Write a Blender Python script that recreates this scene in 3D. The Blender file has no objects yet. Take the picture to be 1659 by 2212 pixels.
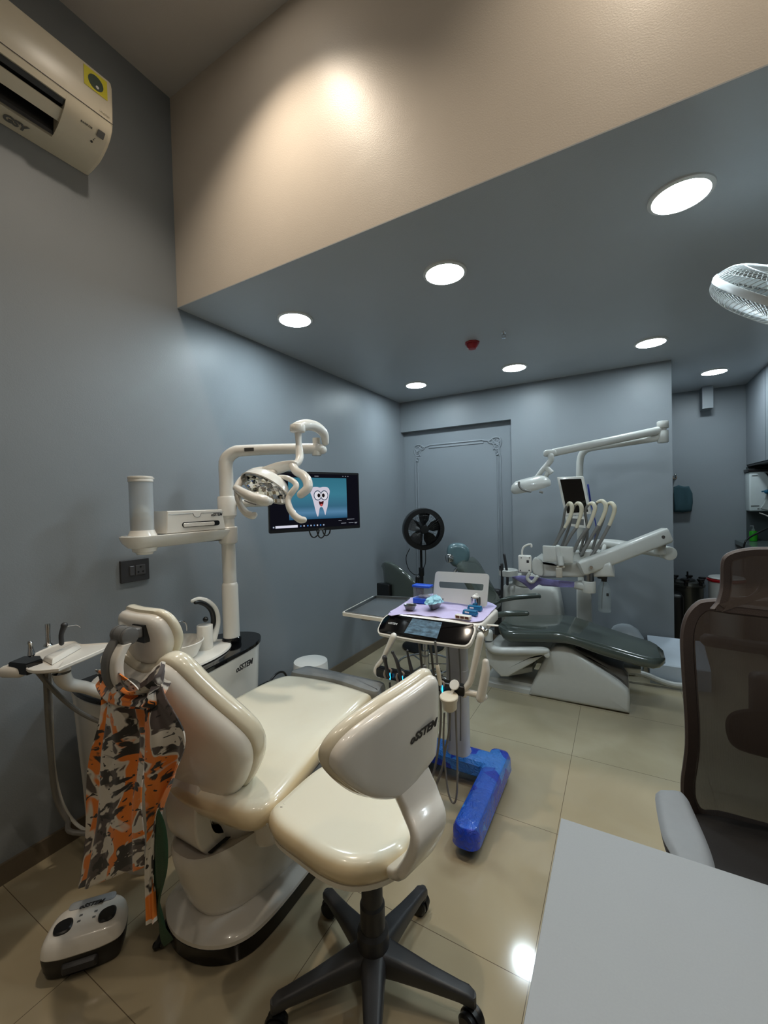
import bpy, bmesh, math, random
from mathutils import Vector as V, Matrix as M
random.seed(7)
PI = math.pi
S = bpy.context.scene
COL = S.collection

# ------------------------------------------------------------------ camera
F_PX, YAW, PITCH, ROLL = 895.13, 0.51782, -0.02121, -0.02624
CAM = V((2.02109, 0.0, 1.38182))
_f = V((-math.sin(YAW)*math.cos(PITCH), math.cos(YAW)*math.cos(PITCH), math.sin(PITCH)))
_r0 = V((math.cos(YAW), math.sin(YAW), 0)); _u0 = _r0.cross(_f)
_r = math.cos(ROLL)*_r0 + math.sin(ROLL)*_u0
_u = -math.sin(ROLL)*_r0 + math.cos(ROLL)*_u0
cd = bpy.data.cameras.new('camera'); cam = bpy.data.objects.new('camera', cd); COL.objects.link(cam)
cam.matrix_world = M(((_r.x, _u.x, -_f.x, CAM.x), (_r.y, _u.y, -_f.y, CAM.y), (_r.z, _u.z, -_f.z, CAM.z), (0, 0, 0, 1)))
cd.sensor_fit = 'VERTICAL'; cd.sensor_height = 36.0; cd.lens = 36.0*F_PX/2212.0; cd.clip_start = 0.02
S.camera = cam
# ------------------------------------------------------------------ light level
S.view_settings.view_transform = 'Standard'; S.view_settings.look = 'None'
S.view_settings.exposure = 0.22; S.view_settings.gamma = 1.0
S.view_settings.use_curve_mapping = False
w = bpy.data.worlds.new('world'); S.world = w; w.use_nodes = True
w.node_tree.nodes['Background'].inputs[0].default_value = (0.6, 0.7, 0.8, 1)
w.node_tree.nodes['Background'].inputs[1].default_value = 0.02
PANEL_E = 92.0      # cool ceiling panels
WARM_E = 46.0        # warm panels of the high ceiling
SPOT_W = 58.0       # recessed warm spot washing the bulkhead
SPOT2_W = 15.0
S.cycles.use_denoising = True
S.cycles.max_bounces = 8; S.cycles.diffuse_bounces = 4; S.cycles.glossy_bounces = 4
S.cycles.transmission_bounces = 6; S.cycles.transparent_max_bounces = 12
S.cycles.sample_clamp_indirect = 6.0
S.cycles.caustics_reflective = False; S.cycles.caustics_refractive = False

# ------------------------------------------------------------------ measuring: a sight line met with a known plane of the room
def P(px, py, **k):
    d = _r*((px-829.5)/F_PX) - _u*((py-1106)/F_PX) + _f
    (a, val), = k.items(); i = 'xyz'.index(a)
    return CAM + d*((val-CAM[i])/d[i])
def PL(px, py, o, n):
    d = _r*((px-829.5)/F_PX) - _u*((py-1106)/F_PX) + _f
    return CAM + d*((V(o)-CAM).dot(n)/d.dot(n))
def PD(px, py, dep):
    return CAM + (_r*((px-829.5)/F_PX) - _u*((py-1106)/F_PX) + _f)*dep

# ------------------------------------------------------------------ materials
def srgb(c):
    return tuple(((x/255)/12.92 if x <= 10 else (((x/255)+.055)/1.055)**2.4) for x in c)
def nmat(name):
    m = bpy.data.materials.new(name); m.use_nodes = True
    return m, m.node_tree.nodes, m.node_tree.links, m.node_tree.nodes['Principled BSDF']
def mat(name, c, rough=.5, metal=0., var=.04, scale=30., bump=0., spec=.5, coat=0., emis=0., ecol=None, alpha=1., trans=0.):
    """plain procedural surface: base colour broken up by noise"""
    m, N, L, b = nmat(name)
    c = srgb(c) if max(c) > 1 else c
    tc = N.new('ShaderNodeTexCoord'); nz = N.new('ShaderNodeTexNoise'); nz.inputs['Scale'].default_value = scale
    nz.inputs['Detail'].default_value = 3
    L.new(tc.outputs['Object'], nz.inputs['Vector'])
    mx = N.new('ShaderNodeMix'); mx.data_type = 'RGBA'
    mx.inputs[6].default_value = (*[max(0, x*(1-var)) for x in c], 1); mx.inputs[7].default_value = (*[min(1, x*(1+var)) for x in c], 1)
    L.new(nz.outputs['Fac'], mx.inputs[0]); L.new(mx.outputs[2], b.inputs['Base Color'])
    b.inputs['Roughness'].default_value = rough; b.inputs['Metallic'].default_value = metal
    b.inputs['Specular IOR Level'].default_value = spec; b.inputs['Coat Weight'].default_value = coat
    b.inputs['Coat Roughness'].default_value = .06
    if bump:
        bp = N.new('ShaderNodeBump'); bp.inputs['Strength'].default_value = bump; bp.inputs['Distance'].default_value = .002
        n2 = N.new('ShaderNodeTexNoise'); n2.inputs['Scale'].default_value = scale*6; L.new(tc.outputs['Object'], n2.inputs['Vector'])
        L.new(n2.outputs['Fac'], bp.inputs['Height']); L.new(bp.outputs['Normal'], b.inputs['Normal'])
    if emis:
        b.inputs['Emission Color'].default_value = (*(ecol or c), 1); b.inputs['Emission Strength'].default_value = emis
    if trans: b.inputs['Transmission Weight'].default_value = trans
    if alpha < 1: b.inputs['Alpha'].default_value = alpha
    return m

# ------------------------------------------------------------------ mesh helpers
def obj(name, bm, m, parent=None, angle=35, smooth=True, label=None, stuff=False):
    """link bm (built in room coordinates) as one mesh object; a part keeps its thing's origin"""
    me = bpy.data.meshes.new(name)
    bmesh.ops.remove_doubles(bm, verts=bm.verts, dist=1e-6)
    bmesh.ops.recalc_face_normals(bm, faces=bm.faces)
    if parent is not None:
        o0 = parent.get('_o'); off = V(o0)
    else:
        zs = [v.co for v in bm.verts]
        off = V((sum(c.x for c in zs)/len(zs), sum(c.y for c in zs)/len(zs), min(c.z for c in zs)))
    bmesh.ops.translate(bm, verts=bm.verts, vec=-off)
    bm.to_mesh(me); bm.free()
    for mm in (m if isinstance(m, (list, tuple)) else [m]): me.materials.append(mm)
    if smooth:
        me.shade_smooth(); me.set_sharp_from_angle(angle=math.radians(angle))
    o = bpy.data.objects.new(name, me); COL.objects.link(o)
    if parent is not None: o.parent = parent
    else: o.location = off
    o['_o'] = tuple(off)
    if label: o['label'] = label
    if stuff: o['kind'] = 'stuff'
    return o
def thing(name, label, cat, loc, group=None):
    o = bpy.data.objects.new(name, None); COL.objects.link(o); o.location = loc; o.empty_display_size = .05
    o['_o'] = tuple(loc); o['label'] = label; o['category'] = cat
    if group: o['group'] = group
    return o
def tag(o, label, cat, group=None):
    o['label'] = label; o['category'] = cat
    if group: o['group'] = group
    return o
def struct(name, bm, m, parent=None, smooth=False):
    o = obj(name, bm, m, parent, smooth=smooth)
    if parent is None: o['kind'] = 'structure'
    return o
def B(): return bmesh.new()
def rings(bm, loops, closed=True, cap0=True, cap1=True, mi=0):
    R = [[bm.verts.new(p) for p in lp] for lp in loops]
    n = len(R[0]); fs = []
    for a, b in zip(R[:-1], R[1:]):
        for i in range(n if closed else n-1):
            j = (i+1) % n
            fs.append(bm.faces.new((a[i], a[j], b[j], b[i])))
    if cap0 and n > 2: fs.append(bm.faces.new(R[0][::-1]))
    if cap1 and n > 2: fs.append(bm.faces.new(R[-1]))
    for f in fs: f.material_index = mi
    return R
def box(bm, a, b, mi=0):
    (x0, y0, z0), (x1, y1, z1) = a, b
    rings(bm, [[(x0, y0, z0), (x1, y0, z0), (x1, y1, z0), (x0, y1, z0)], [(x0, y0, z1), (x1, y0, z1), (x1, y1, z1), (x0, y1, z1)]], mi=mi)
def cr(pts, n=6, closed=False):
    """Catmull-Rom resample"""
    pts = [V(p) for p in pts]; out = []; k = len(pts)
    for i in range(k if closed else k-1):
        if closed: p0, p1, p2, p3 = pts[i-1], pts[i], pts[(i+1) % k], pts[(i+2) % k]
        else: p0, p1, p2, p3 = pts[max(i-1, 0)], pts[i], pts[i+1], pts[min(i+2, k-1)]
        for j in range(n):
            t = j/n
            out.append(.5*((2*p1) + (p2-p0)*t + (2*p0-5*p1+4*p2-p3)*t*t + (3*p1-3*p2+p3-p0)*t**3))
    if not closed: out.append(pts[-1])
    return out
def tube(bm, pts, r, seg=12, n=6, closed=False, mi=0, flat=1.0, up=None, square=0):
    """swept tube through pts; r a number or list per control point; flat squashes the section along 'up'"""
    pts = [V(p) for p in pts]
    rs = list(r) if isinstance(r, (list, tuple)) else [r]*len(pts)
    if n > 1 and len(pts) > 2:
        rr = [V((a, 0, 0)) for a in rs]
        rr = [q.x for q in cr(rr, n, closed)]; pts = cr(pts, n, closed); rs = rr
    if not closed and n > 1 and len(pts) > 2:      # rounded ends
        for end in (0, -1):
            r0 = rs[end]
            if r0 < .007: continue
            p = pts[end]; t = (p-pts[1 if end == 0 else -2]).normalized()
            for f, s in ((.38, .92), (.72, .68), (.94, .32)):
                if end == 0: pts.insert(0, p+t*r0*f); rs.insert(0, r0*s)
                else: pts.append(p+t*r0*f); rs.append(r0*s)
    k = len(pts); loops = []; nrm = None
    for i, p in enumerate(pts):
        a = pts[i-1] if (i > 0 or closed) else p; b = pts[(i+1) % k] if (i < k-1 or closed) else p
        t = (b-a).normalized()
        if up is not None:
            s = t.cross(V(up)).normalized(); u2 = s.cross(t)
        else:
            if nrm is None:
                nrm = t.orthogonal().normalized()
            nrm = (nrm - t*nrm.dot(t)).normalized(); u2 = nrm; s = t.cross(u2)
        lp = []
        for j in range(seg):
            A = 2*PI*(j+.5*(square > 0))/seg; ca, sa = math.cos(A), math.sin(A)
            if square:
                e = 2/square; ca = math.copysign(abs(ca)**e, ca); sa = math.copysign(abs(sa)**e, sa)
            lp.append(p + s*ca*rs[i] + u2*sa*rs[i]*flat)
        loops.append(lp)
    if closed: loops.append(loops[0]); rings(bm, loops, True, False, False, mi)
    else: rings(bm, loops, True, True, True, mi)
def lathe(bm, prof, o=(0, 0, 0), axis=(0, 0, 1), seg=32, mi=0, ref=None, cap=True):
    """prof: (radius, height along axis)"""
    ax = V(axis).normalized(); s = (ax.orthogonal() if ref is None else V(ref)-ax*V(ref).dot(ax)).normalized(); t = ax.cross(s); o = V(o)
    loops = [[o+ax*h+(s*math.cos(2*PI*i/seg)+t*math.sin(2*PI*i/seg))*max(r, 1e-5) for i in range(seg)] for r, h in prof]
    rings(bm, loops, True, cap, cap, mi)
def cyl(bm, a, b, r, seg=20, r2=None, mi=0, bev=0):
    a = V(a); b = V(b); h = (b-a).length; r2 = r if r2 is None else r2
    if bev: pr = [(r-bev, 0), (r-bev*.3, bev*.3), (r, bev), (r2, h-bev), (r2-bev*.3, h-bev*.3), (r2-bev, h)]
    else: pr = [(r, 0), (r2, h)]
    lathe(bm, pr, a, b-a, seg, mi)
def ball(bm, c, r, seg=16, sc=(1, 1, 1), mi=0):
    loops = []
    for i in range(1, seg//2):
        A = PI*i/(seg//2)
        loops.append([V((c[0]+sc[0]*r*math.sin(A)*math.cos(2*PI*j/seg), c[1]+sc[1]*r*math.sin(A)*math.sin(2*PI*j/seg), c[2]-sc[2]*r*math.cos(A))) for j in range(seg)])
    rings(bm, loops, mi=mi)
def rrect(w, h, r, seg=5, cx=0, cy=0):
    r = min(r, w/2-1e-4, h/2-1e-4); out = []
    for sx, sy, a0 in ((1, 1, 0), (-1, 1, PI/2), (-1, -1, PI), (1, -1, 1.5*PI)):
        for k in range(seg+1):
            A = a0+PI/2*k/seg
            out.append((cx+sx*(w/2-r)+r*math.cos(A), cy+sy*(h/2-r)+r*math.sin(A)))
    return out
def ccw(o):
    a = sum(o[i-1][0]*o[i][1]-o[i][0]*o[i-1][1] for i in range(len(o)))
    return list(o) if a > 0 else list(o)[::-1]
def inset(o, d):
    n = len(o); out = []
    for i in range(n):
        a = V(o[i-1]).to_2d(); b = V(o[i]).to_2d(); c = V(o[(i+1) % n]).to_2d()
        e1 = (b-a); e2 = (c-b)
        e1 = e1.normalized() if e1.length > 1e-9 else e2.normalized(); e2 = e2.normalized() if e2.length > 1e-9 else e1
        nn = V((-(e1.y+e2.y), e1.x+e2.x)); l = nn.length
        nn = nn/l if l > 1e-6 else V((-e1.y, e1.x))
        k = 1/max(.45, nn.dot(V((-e1.y, e1.x))))
        out.append((b.x+nn.x*d*k, b.y+nn.y*d*k))
    return out
def slab(bm, outline, o, u, v, prof, warp=None, capk=5, mi=0, mi_top=None):
    """closed outline in (u,v) raised along u x v through prof [(inset, height)...]; both ends closed by shrinking rings; warp bends it"""
    u = V(u).normalized(); v = V(v).normalized(); n = u.cross(v); o = V(o)
    ol = ccw([(p[0], p[1]) for p in outline])
    cx = sum(p[0] for p in ol)/len(ol); cy = sum(p[1] for p in ol)/len(ol)
    L = []
    first = inset(ol, prof[0][0]); last = inset(ol, prof[-1][0])
    sh = lambda lp, s: [(cx+(a-cx)*s, cy+(b-cy)*s) for a, b in lp]
    for k in range(1, capk): L.append((sh(first, k/capk), prof[0][1]))
    for d, h in prof: L.append((inset(ol, d), h))
    for k in range(capk-1, 0, -1): L.append((sh(last, k/capk), prof[-1][1]))
    loops = []
    for lp, h in L:
        q = []
        for a, b in lp:
            if warp: a2, b2, h2 = warp(a, b, h)
            else: a2, b2, h2 = a, b, h
            q.append(o+u*a2+v*b2+n*h2)
        loops.append(q)
    R = rings(bm, loops, mi=mi)
    return R
def rprof(t, r, k=4):
    """rounded-edge profile of thickness t, edge radius r"""
    r = min(r, t/2)
    a = [(r*(1-math.sin(PI/2*i/k)), r*(1-math.cos(PI/2*i/k))) for i in range(k+1)]
    return a + [(d, t-h) for d, h in a[::-1]]
def rbox(bm, c, size, r=.005, rot=None, mi=0, cr_=None, capk=2):
    """box with rounded edges; c centre, size xyz, rot Matrix 3x3"""
    rot = rot or M.Identity(3); sx, sy, sz = size
    u = rot @ V((1, 0, 0)); v = rot @ V((0, 1, 0)); n = rot @ V((0, 0, 1))
    slab(bm, rrect(sx, sy, cr_ if cr_ else r, 4), V(c)-n*sz/2, u, v, rprof(sz, r, 3), capk=capk, mi=mi)
def rotz(a): return M.Rotation(a, 3, 'Z')
def rotx(a): return M.Rotation(a, 3, 'X')
def roty(a): return M.Rotation(a, 3, 'Y')
def beam(bm, a, b, wd, ht, r=.01, up=(0, 0, 1), mi=0, wd2=None, ht2=None):
    """rounded rectangular bar from a to b"""
    a = V(a); b = V(b); t = (b-a).normalized(); s = t.cross(V(up)).normalized(); u2 = s.cross(t)
    loops = []
    L = (b-a).length
    for d, ins in ((0, r), (r*.3, r*.3), (r, 0), (L-r, 0), (L-r*.3, r*.3), (L, r)):
        f = d/L; w_ = wd+((wd2 or wd)-wd)*f-2*ins; h_ = ht+((ht2 or ht)-ht)*f-2*ins
        loops.append([a+t*d+s*x+u2*y for x, y in rrect(max(w_, .001), max(h_, .001), r, 3)])
    rings(bm, loops, mi=mi)
def text(name, s, size, o, u, v, m, parent, shear=0., bold=0., lift=.0008, align='CENTER', label=None, space=1.0):
    """raised lettering: s written in the (u,v) plane centred on o"""
    cu = bpy.data.curves.new(name, 'FONT'); cu.body = s; cu.size = size; cu.align_x = align; cu.align_y = 'CENTER'
    cu.extrude = .0006; cu.shear = shear; cu.offset = bold; cu.resolution_u = 3; cu.space_character = space
    t = bpy.data.objects.new(name, cu); COL.objects.link(t)
    dg = bpy.context.evaluated_depsgraph_get(); me = bpy.data.meshes.new_from_object(t.evaluated_get(dg))
    bpy.data.objects.remove(t)
    u = V(u).normalized(); v = (V(v)-u*V(v).dot(u)).normalized(); n = u.cross(v)
    bm = bmesh.new(); bm.from_mesh(me); bpy.data.meshes.remove(me)
    for q in bm.verts: q.co = V(o)+u*q.co.x+v*q.co.y+n*(q.co.z+lift)
    return obj(name, bm, m, parent, smooth=False, label=label)
def copy_tree(o, parent=None):
    c = o.copy(); COL.objects.link(c); c.parent = parent
    for ch in list(o.children): copy_tree(ch, c)
    return c

# ------------------------------------------------------------------ surfaces
def wall_mat(name, c, rough=.55):
    m, N, L, b = nmat(name); c = srgb(c)
    tc = N.new('ShaderNodeTexCoord'); nz = N.new('ShaderNodeTexNoise'); nz.inputs['Scale'].default_value = 1.7; nz.inputs['Detail'].default_value = 5
    L.new(tc.outputs['Object'], nz.inputs['Vector'])
    mx = N.new('ShaderNodeMix'); mx.data_type = 'RGBA'
    mx.inputs[6].default_value = (*[x*.93 for x in c], 1); mx.inputs[7].default_value = (*[x*1.07 for x in c], 1)
    L.new(nz.outputs['Fac'], mx.inputs[0]); L.new(mx.outputs[2], b.inputs['Base Color'])
    b.inputs['Roughness'].default_value = rough; b.inputs['Specular IOR Level'].default_value = .35
    n2 = N.new('ShaderNodeTexNoise'); n2.inputs['Scale'].default_value = 220; L.new(tc.outputs['Object'], n2.inputs['Vector'])
    n3 = N.new('ShaderNodeTexNoise'); n3.inputs['Scale'].default_value = 3.5; L.new(tc.outputs['Object'], n3.inputs['Vector'])
    ad = N.new('ShaderNodeMath'); ad.operation = 'MULTIPLY_ADD'; L.new(n3.outputs['Fac'], ad.inputs[0]); ad.inputs[1].default_value = 6; L.new(n2.outputs['Fac'], ad.inputs[2])
    bp = N.new('ShaderNodeBump'); bp.inputs['Strength'].default_value = .25; bp.inputs['Distance'].default_value = .0015
    L.new(ad.outputs[0], bp.inputs['Height']); L.new(bp.outputs['Normal'], b.inputs['Normal'])
    return m
M_wall = wall_mat('grey_blue_wall_paint', (131, 137, 142), .42)
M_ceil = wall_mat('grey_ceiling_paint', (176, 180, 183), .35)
M_beige = wall_mat('cream_bulkhead_paint', (214, 204, 192), .4)
M_hiceil = wall_mat('pale_ceiling_paint', (190, 185, 180))
M_door = wall_mat('panel_paint', (132, 139, 145), .45)
M_base = mat('taupe_skirting', (104, 94, 80), .3, var=.06, scale=8)
def floor_mat():
    m, N, L, b = nmat('polished_beige_tile')
    tc = N.new('ShaderNodeTexCoord'); geo = N.new('ShaderNodeNewGeometry')
    sp = N.new('ShaderNodeSeparateXYZ'); L.new(geo.outputs['Position'], sp.inputs[0])
    def seam(out, off):
        a = N.new('ShaderNodeMath'); a.operation = 'SUBTRACT'; L.new(out, a.inputs[0]); a.inputs[1].default_value = off-0.6*20
        q = N.new('ShaderNodeMath'); q.operation = 'PINGPONG'; L.new(a.outputs[0], q.inputs[0]); q.inputs[1].default_value = .3
        c = N.new('ShaderNodeMath'); c.operation = 'LESS_THAN'; L.new(q.outputs[0], c.inputs[0]); c.inputs[1].default_value = .0011
        return c
    s1 = seam(sp.outputs[0], 1.779); s2 = seam(sp.outputs[1], 1.194)
    mxm = N.new('ShaderNodeMath'); mxm.operation = 'MAXIMUM'; L.new(s1.outputs[0], mxm.inputs[0]); L.new(s2.outputs[0], mxm.inputs[1])
    nz = N.new('ShaderNodeTexNoise'); nz.inputs['Scale'].default_value = 2.2; nz.inputs['Detail'].default_value = 8; nz.inputs['Distortion'].default_value = 1.2
    L.new(geo.outputs['Position'], nz.inputs['Vector'])
    rp = N.new('ShaderNodeValToRGB'); rp.color_ramp.elements[0].position = .3; rp.color_ramp.elements[1].position = .75
    rp.color_ramp.elements[0].color = (*srgb((164, 151, 124)), 1); rp.color_ramp.elements[1].color = (*srgb((176, 164, 137)), 1)
    L.new(nz.outputs['Fac'], rp.inputs[0])
    mx = N.new('ShaderNodeMix'); mx.data_type = 'RGBA'; L.new(mxm.outputs[0], mx.inputs[0]); L.new(rp.outputs[0], mx.inputs[6])
    mx.inputs[7].default_value = (*srgb((105, 92, 74)), 1); L.new(mx.outputs[2], b.inputs['Base Color'])
    b.inputs['Roughness'].default_value = .09; b.inputs['Specular IOR Level'].default_value = .62
    n2 = N.new('ShaderNodeTexNoise'); n2.inputs['Scale'].default_value = 9; L.new(geo.outputs['Position'], n2.inputs['Vector'])
    mr = N.new('ShaderNodeMapRange'); mr.inputs[3].default_value = .05; mr.inputs[4].default_value = .13; L.new(n2.outputs['Fac'], mr.inputs[0]); L.new(mr.outputs[0], b.inputs['Roughness'])
    bp = N.new('ShaderNodeBump'); bp.inputs['Strength'].default_value = .5; bp.inputs['Distance'].default_value = .001; bp.invert = True
    L.new(mxm.outputs[0], bp.inputs['Height']); L.new(bp.outputs['Normal'], b.inputs['Normal'])
    return m
M_floor = floor_mat()
M_white = mat('white_moulded_plastic', (226, 222, 214), .22, var=.02, coat=.3)
M_white2 = mat('white_enamelled_metal', (214, 214, 210), .28, var=.03, coat=.2)
M_cream = mat('cream_vinyl_side', (196, 176, 142), .2, var=.1, scale=9, coat=.5)
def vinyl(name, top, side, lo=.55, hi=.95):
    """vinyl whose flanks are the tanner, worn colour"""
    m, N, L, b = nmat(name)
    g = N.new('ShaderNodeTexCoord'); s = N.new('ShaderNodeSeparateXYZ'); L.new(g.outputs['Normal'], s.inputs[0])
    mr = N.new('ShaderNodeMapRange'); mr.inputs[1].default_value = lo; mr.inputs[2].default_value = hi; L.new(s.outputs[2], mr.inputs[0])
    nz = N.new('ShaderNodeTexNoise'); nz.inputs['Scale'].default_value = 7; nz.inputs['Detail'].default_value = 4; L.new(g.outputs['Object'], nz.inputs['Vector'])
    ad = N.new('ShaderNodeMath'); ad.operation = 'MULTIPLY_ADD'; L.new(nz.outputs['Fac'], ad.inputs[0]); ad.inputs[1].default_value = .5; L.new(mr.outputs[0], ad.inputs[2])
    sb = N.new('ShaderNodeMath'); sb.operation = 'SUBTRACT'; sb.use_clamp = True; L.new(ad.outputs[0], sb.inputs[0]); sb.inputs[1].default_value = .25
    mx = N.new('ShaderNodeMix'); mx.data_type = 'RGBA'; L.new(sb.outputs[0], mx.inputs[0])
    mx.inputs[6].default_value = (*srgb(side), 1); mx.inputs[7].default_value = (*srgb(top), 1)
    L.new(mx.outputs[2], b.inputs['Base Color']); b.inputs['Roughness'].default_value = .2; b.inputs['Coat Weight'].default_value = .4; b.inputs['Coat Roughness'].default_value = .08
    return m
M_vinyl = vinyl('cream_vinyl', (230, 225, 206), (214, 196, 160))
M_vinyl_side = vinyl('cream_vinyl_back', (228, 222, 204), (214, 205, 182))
M_green = mat('dark_green_grey_vinyl', (72, 80, 74), .16, var=.08, scale=10, coat=.5)
M_teal = mat('blue_green_covered_vinyl', (92, 118, 124), .25, var=.2, scale=14, coat=.4)
M_film = mat('grey_plastic_film', (128, 130, 130), .16, var=.18, scale=14, coat=.5)
M_black = mat('black_plastic', (16, 16, 17), .35, var=.1)
M_blackgl = mat('black_gloss_panel', (7, 7, 9), .08, var=.1)
M_dkgrey = mat('dark_grey_nylon', (48, 48, 50), .45, var=.08, scale=60, bump=.1)
M_grey = mat('grey_joint_plastic', (104, 104, 103), .35, var=.05)
M_mid = mat('mid_grey_hose', (118, 116, 112), .45, var=.04)
M_chrome = mat('chrome', (205, 205, 205), .12, 1.0, var=.02)
M_steel = mat('brushed_steel', (150, 150, 148), .28, 1.0, var=.06, scale=40)
M_ink = mat('dark_lettering', (38, 36, 38), .5)
M_inkw = mat('pale_lettering', (220, 220, 220), .5)
def glass_mat(name, c=(242, 246, 246), rough=.05, mixf=.88):
    m = bpy.data.materials.new(name); m.use_nodes = True; N = m.node_tree.nodes; L = m.node_tree.links
    b = N['Principled BSDF']; b.inputs['Base Color'].default_value = (*srgb(c), 1); b.inputs['Roughness'].default_value = rough
    tr = N.new('ShaderNodeBsdfTransparent'); tr.inputs[0].default_value = (*srgb(c), 1)
    ms = N.new('ShaderNodeMixShader'); ms.inputs[0].default_value = mixf
    L.new(b.outputs[0], ms.inputs[1]); L.new(tr.outputs[0], ms.inputs[2]); L.new(ms.outputs[0], N['Material Output'].inputs['Surface'])
    nz = N.new('ShaderNodeTexNoise'); nz.inputs['Scale'].default_value = 12
    mr = N.new('ShaderNodeMapRange'); mr.inputs[3].default_value = rough*.8; mr.inputs[4].default_value = rough*1.3
    L.new(nz.outputs['Fac'], mr.inputs[0]); L.new(mr.outputs[0], b.inputs['Roughness'])
    return m
M_clear = glass_mat('clear_plastic')
# ================================================================== ROOM
H1, H2, Y1, Y2, Y3 = 2.4413, 3.53, 1.398, 3.951, 5.256
XB, XR, YF = 2.383, 3.62, -2.3
b = B(); box(b, (-.15, YF-.15, -.12), (XR+.15, Y3+.15, 0)); struct('floor', b, M_floor)
b = B(); box(b, (-.15, YF-.15, 0), (0, Y3+.15, H2)); struct('wall_left', b, M_wall)
b = B(); box(b, (XR, YF-.15, 0), (XR+.15, Y3+.15, H2)); struct('wall_right', b, M_wall)
b = B(); box(b, (0, YF-.15, 0), (XR, YF, H2)); struct('wall_front', b, M_beige)
b = B(); box(b, (1.15, Y2, 0), (XB, Y2+.15, H1)); box(b, (0, Y2, 2.13), (1.15, Y2+.15, H1)); box(b, (XB-.1, Y2+.15, 0), (XB, Y3, H1))
struct('wall_back', b, M_wall)
b = B(); box(b, (XB-.1, Y3, 0), (XR, Y3+.15, H1)); struct('wall_alcove', b, M_wall)
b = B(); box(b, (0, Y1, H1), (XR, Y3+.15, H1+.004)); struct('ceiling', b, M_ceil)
b = B(); box(b, (0, Y1, H1+.004), (XR, Y1+.12, H2)); struct('wall_bulkhead', b, M_beige)
b = B(); box(b, (-.15, YF-.15, H2), (XR+.15, Y1+.12, H2+.06)); struct('ceiling', b, M_hiceil)
b = B(); box(b, (0, Y2+.07, 0), (1.15, Y2+.15, 2.13)); struct('door_1', b, M_door)
b = B(); box(b, (0, YF, 0), (.012, Y2, .076)); struct('baseboard_left', b, M_base)
b = B(); box(b, (1.15, Y2-.012, 0), (XB, Y2, .076)); box(b, (.012, Y2+.058, 0), (1.15, Y2+.07, .076)); struct('baseboard_back', b, M_base)
b = B(); box(b, (XB, Y3-.012, 0), (XR, Y3, .076)); struct('baseboard_alcove', b, M_base)
# classical frame moulding on the recessed panel
YD = Y2+.07
b = B()
def mline(p, q, r=.009):
    tube(b, [p, q], r, 6, 1)
xl, xr_, zt = .13, 1.03, 1.975
for d in (0, .028):
    mline((xl+d, YD, .12), (xl+d, YD, zt-.17)); mline((xr_-d, YD, .12), (xr_-d, YD, zt-.17))
    mline((xl+.16, YD, zt-d), (xr_-.16, YD, zt-d)); mline((xl, YD, .12+d), (xr_, YD, .12+d))
for sx, X in ((1, xl), (-1, xr_)):
    def sp(cx, cz, r0, a0, turns, dr=.75, hand=1):
        pts = []
        for i in range(15):
            f = i/14; A = a0+hand*turns*2*PI*f; rr = r0*(1-dr*f)
            pts.append((X+sx*(cx+rr*math.cos(A)), YD-.002, zt-cz+rr*math.sin(A)))
        tube(b, pts, [.010-.005*i/14 for i in range(15)], 6, 2)
    sp(.035, .02, .032, PI, 1.1); sp(.085, .018, .026, 0, 1.2, hand=-1); sp(.035, .085, .03, PI/2, 1.2); sp(.03, .135, .02, -PI/2, 1.0, hand=-1)
    for q in ([(.0, .0), (.03, -.012), (.07, -.006), (.1, .012), (.14, .01), (.165, .004)], [(.0, .0), (-.01, .03), (-.002, .07), (.012, .1), (.008, .14), (.003, .17)],
              [(.01, .055), (.03, .045), (.06, .05), (.08, .035)], [(.06, .06), (.05, .08), (.062, .1)]):
        tube(b, [(X+sx*a, YD-.002, zt-c) for a, c in q], .009, 6, 4)
struct('trim_1', b, M_door, smooth=True)

# ================================================================== CEILING LIGHTS
def emis(name, c, e):
    m = bpy.data.materials.new(name); m.use_nodes = True; N = m.node_tree.nodes; N.remove(N['Principled BSDF'])
    em = N.new('ShaderNodeEmission'); em.inputs[0].default_value = (*c, 1); em.inputs[1].default_value = e
    m.node_tree.links.new(em.outputs[0], N['Material Output'].inputs[0]); return m
M_cool = emis('cool_white_diffuser', (.79, .93, 1.0), PANEL_E)
M_warm = emis('warm_white_diffuser', (1.0, .9, .76), WARM_E)
def panel(x, y, z, m, label, grp, r=.088):
    t = thing('ceiling_light', label, 'ceiling light', (x, y, z-.012), grp)
    b = B(); lathe(b, [(r-.001, -.010), (r+.006, -.010), (r+.012, -.006), (r+.013, 0), (r-.001, 0)], (x, y, z), seg=48, cap=False)
    lathe(b, [(r+.0, -.010), (r+.0, 0)], (x, y, z), seg=48, cap=False); obj('trim_ring', b, M_white2, t)
    b = B(); lathe(b, [(r-.0005, -.009), (r-.0005, -.003)], (x, y, z), seg=48); obj('diffuser', b, m, t)
    return t
G = 'round panels in the low ceiling'
panel(.43, 1.83, H1, M_cool, 'round lit ceiling panel nearest the left wall, above the near dental lamp', 'ceiling lights', )
panel(1.33, 1.84, H1, M_cool, 'large round lit ceiling panel in the middle, closest to the cream bulkhead', 'ceiling lights')
panel(2.22, 1.82, H1, M_cool, 'largest round lit ceiling panel at upper right, above the wall fan', 'ceiling lights')
panel(.44, 3.42, H1, M_cool, 'small round lit ceiling panel in the far left corner', 'ceiling lights')
panel(1.30, 3.43, H1, M_cool, 'round lit ceiling panel beyond the red smoke alarm, above the far wall', 'ceiling lights')
panel(2.22, 3.42, H1, M_cool, 'round lit ceiling panel in front of the alcove opening', 'ceiling lights')
panel(2.74, 4.54, H1, M_cool, 'lit ceiling panel inside the alcove, above the small duct box', 'ceiling lights')
panel(3.14, 1.83, H1, M_cool, 'round lit ceiling panel out of frame at far right', 'ceiling lights')
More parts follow.
